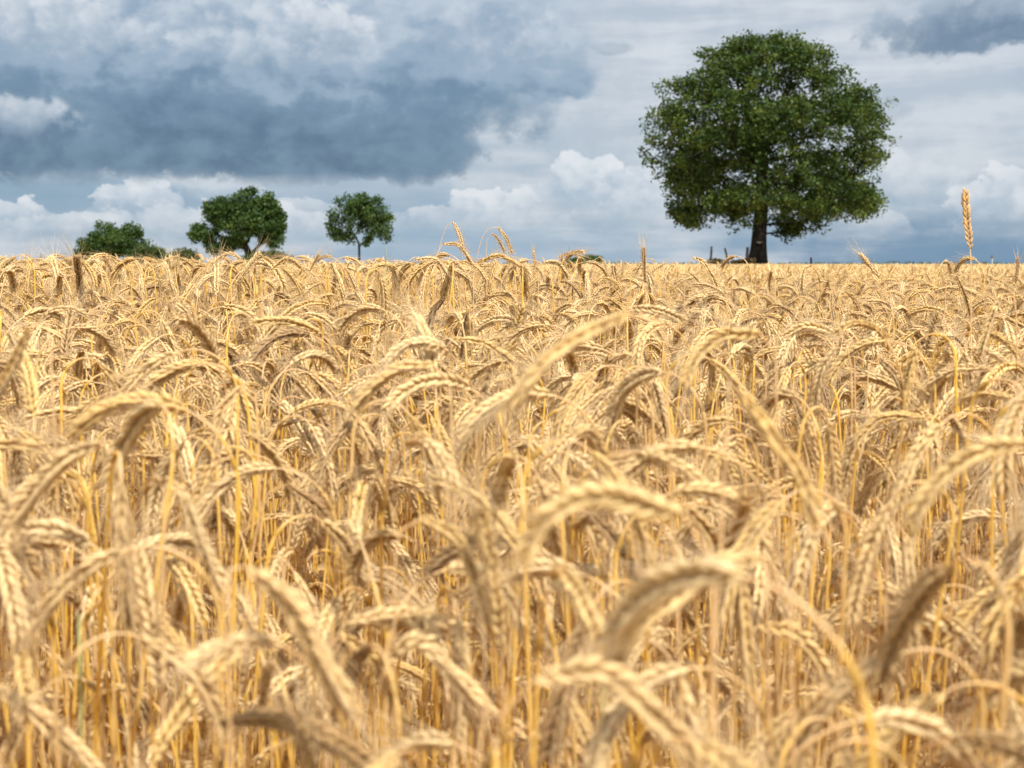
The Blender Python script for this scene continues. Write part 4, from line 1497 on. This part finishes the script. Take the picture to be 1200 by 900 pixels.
# bright heads riding in front of it
for args in ((60, 40, 130, 52, 0.7), (28, 16, 90, 50, 1.0), (340, 54, 110, 56, 0.5), (372, 42, 66, 46, 0.8), (280, 66, 100, 36, 0.4), (190, 30, 100, 44, 0.4),
             (20, 140, 66, 32, 0.7), (650, 55, 54, 38, 0.5), (540, 40, 70, 36, 0.25)):
    base = cumulus(base, *args[:4], amt=args[4], lo=lin(148, 168, 188), hi=lin(223, 228, 234), sharp=0.5, rough=1.0)

# --- layer 4: small dark clouds
for args in ((1135, 30, 120, 34, 0.95), (1195, 12, 110, 42, 0.9), (1045, 128, 30, 12, 0.35), (715, 52, 40, 11, 0.35)):
    d, b = blob(*args[:4], u + w1 * 3.0, v + w2 * 2.4)
    mm = sstep(d - fine * 1.2 - med * 1.0 - puff * 0.4, 1.12, 0.55) * args[4]
    base = cmix(mm, base, cmix(sstep(b * 0.6 + fine * 1.5 + med * 2, -0.7, 1.0), lin(108, 132, 156), lin(168, 183, 199)))

# --- the rest of the sky dome: broken cloud over clear blue
sky_tex = wt.nodes.new('ShaderNodeTexSky')
sky_tex.sky_type = 'NISHITA'
sky_tex.sun_disc = False
sky_tex.sun_elevation = SUN_EL
sky_tex.sun_rotation = SUN_AZ
sky_tex.altitude = 100
sky_tex.air_density = 1.0
sky_tex.dust_density = 1.2
dome = fbm(tcw.outputs['Generated'], 2.6, 5, 0.55, three_d=True)
scale_ = wt.nodes.new('ShaderNodeVectorMath')
scale_.operation = 'SCALE'
scale_.inputs['Scale'].default_value = 10.0 / 2 ** 0.76
cover = cmix(sstep(dome, 0.40, 0.66), lin(178, 192, 208), (2.0, 2.0, 2.0))  # cloud outside the view is brightened to fill the shadows
inframe = sstep(el, 0.30, 0.20) * sstep(az.un('ABSOLUTE'), 0.75, 0.5)
clouds = cmix(inframe, cover, base)
wt.links.new(clouds, scale_.inputs[0])
# the blue shows through the thin parts of the dome and faintly through the veil in view
blue_gap = (1.0 - sstep(dome, 0.42, 0.56)) * (1.0 - inframe) * 0.8 + inframe * 0.06
final = cmix(blue_gap, scale_.outputs[0], sky_tex.outputs[0])
bg = wt.nodes.new('ShaderNodeBackground')
bg.inputs['Strength'].default_value = 0.10
wt.links.new(final, bg.inputs['Color'])
wo = wt.nodes.new('ShaderNodeOutputWorld')
wt.links.new(bg.outputs[0], wo.inputs[0])
world.cycles.sampling_method = 'MANUAL'
world.cycles.sample_map_resolution = 512

sun_d = bpy.data.lights.new('sun', 'SUN')
sun_d.energy = 4.7
sun_d.angle = R(0.5)
sun_d.color = (1.0, 0.95, 0.86)
sun = bpy.data.objects.new('sun', sun_d)
C.objects.link(sun)
sd = Vector((math.sin(SUN_AZ) * math.cos(SUN_EL), math.cos(SUN_AZ) * math.cos(SUN_EL), math.sin(SUN_EL)))
sun.rotation_euler = sd.to_track_quat('Z', 'Y').to_euler()
sun.location = sd * 50

# ------------------------------------------------------------------ render settings
scene.view_settings.view_transform = 'Standard'
scene.view_settings.look = 'None'
scene.view_settings.exposure = 0.76
scene.view_settings.gamma = 1.0
scene.view_settings.use_curve_mapping = False
scene.render.engine = 'CYCLES'
cy = scene.cycles
cy.use_denoising = True
try:
    cy.denoiser = 'OPENIMAGEDENOISE'
    cy.denoising_input_passes = 'RGB_ALBEDO_NORMAL'
    cy.denoising_prefilter = 'ACCURATE'
except Exception:
    pass
cy.max_bounces = 8
cy.diffuse_bounces = 5
cy.glossy_bounces = 2
cy.transmission_bounces = 4
cy.transparent_max_bounces = 4
cy.caustics_reflective = False
cy.caustics_refractive = False
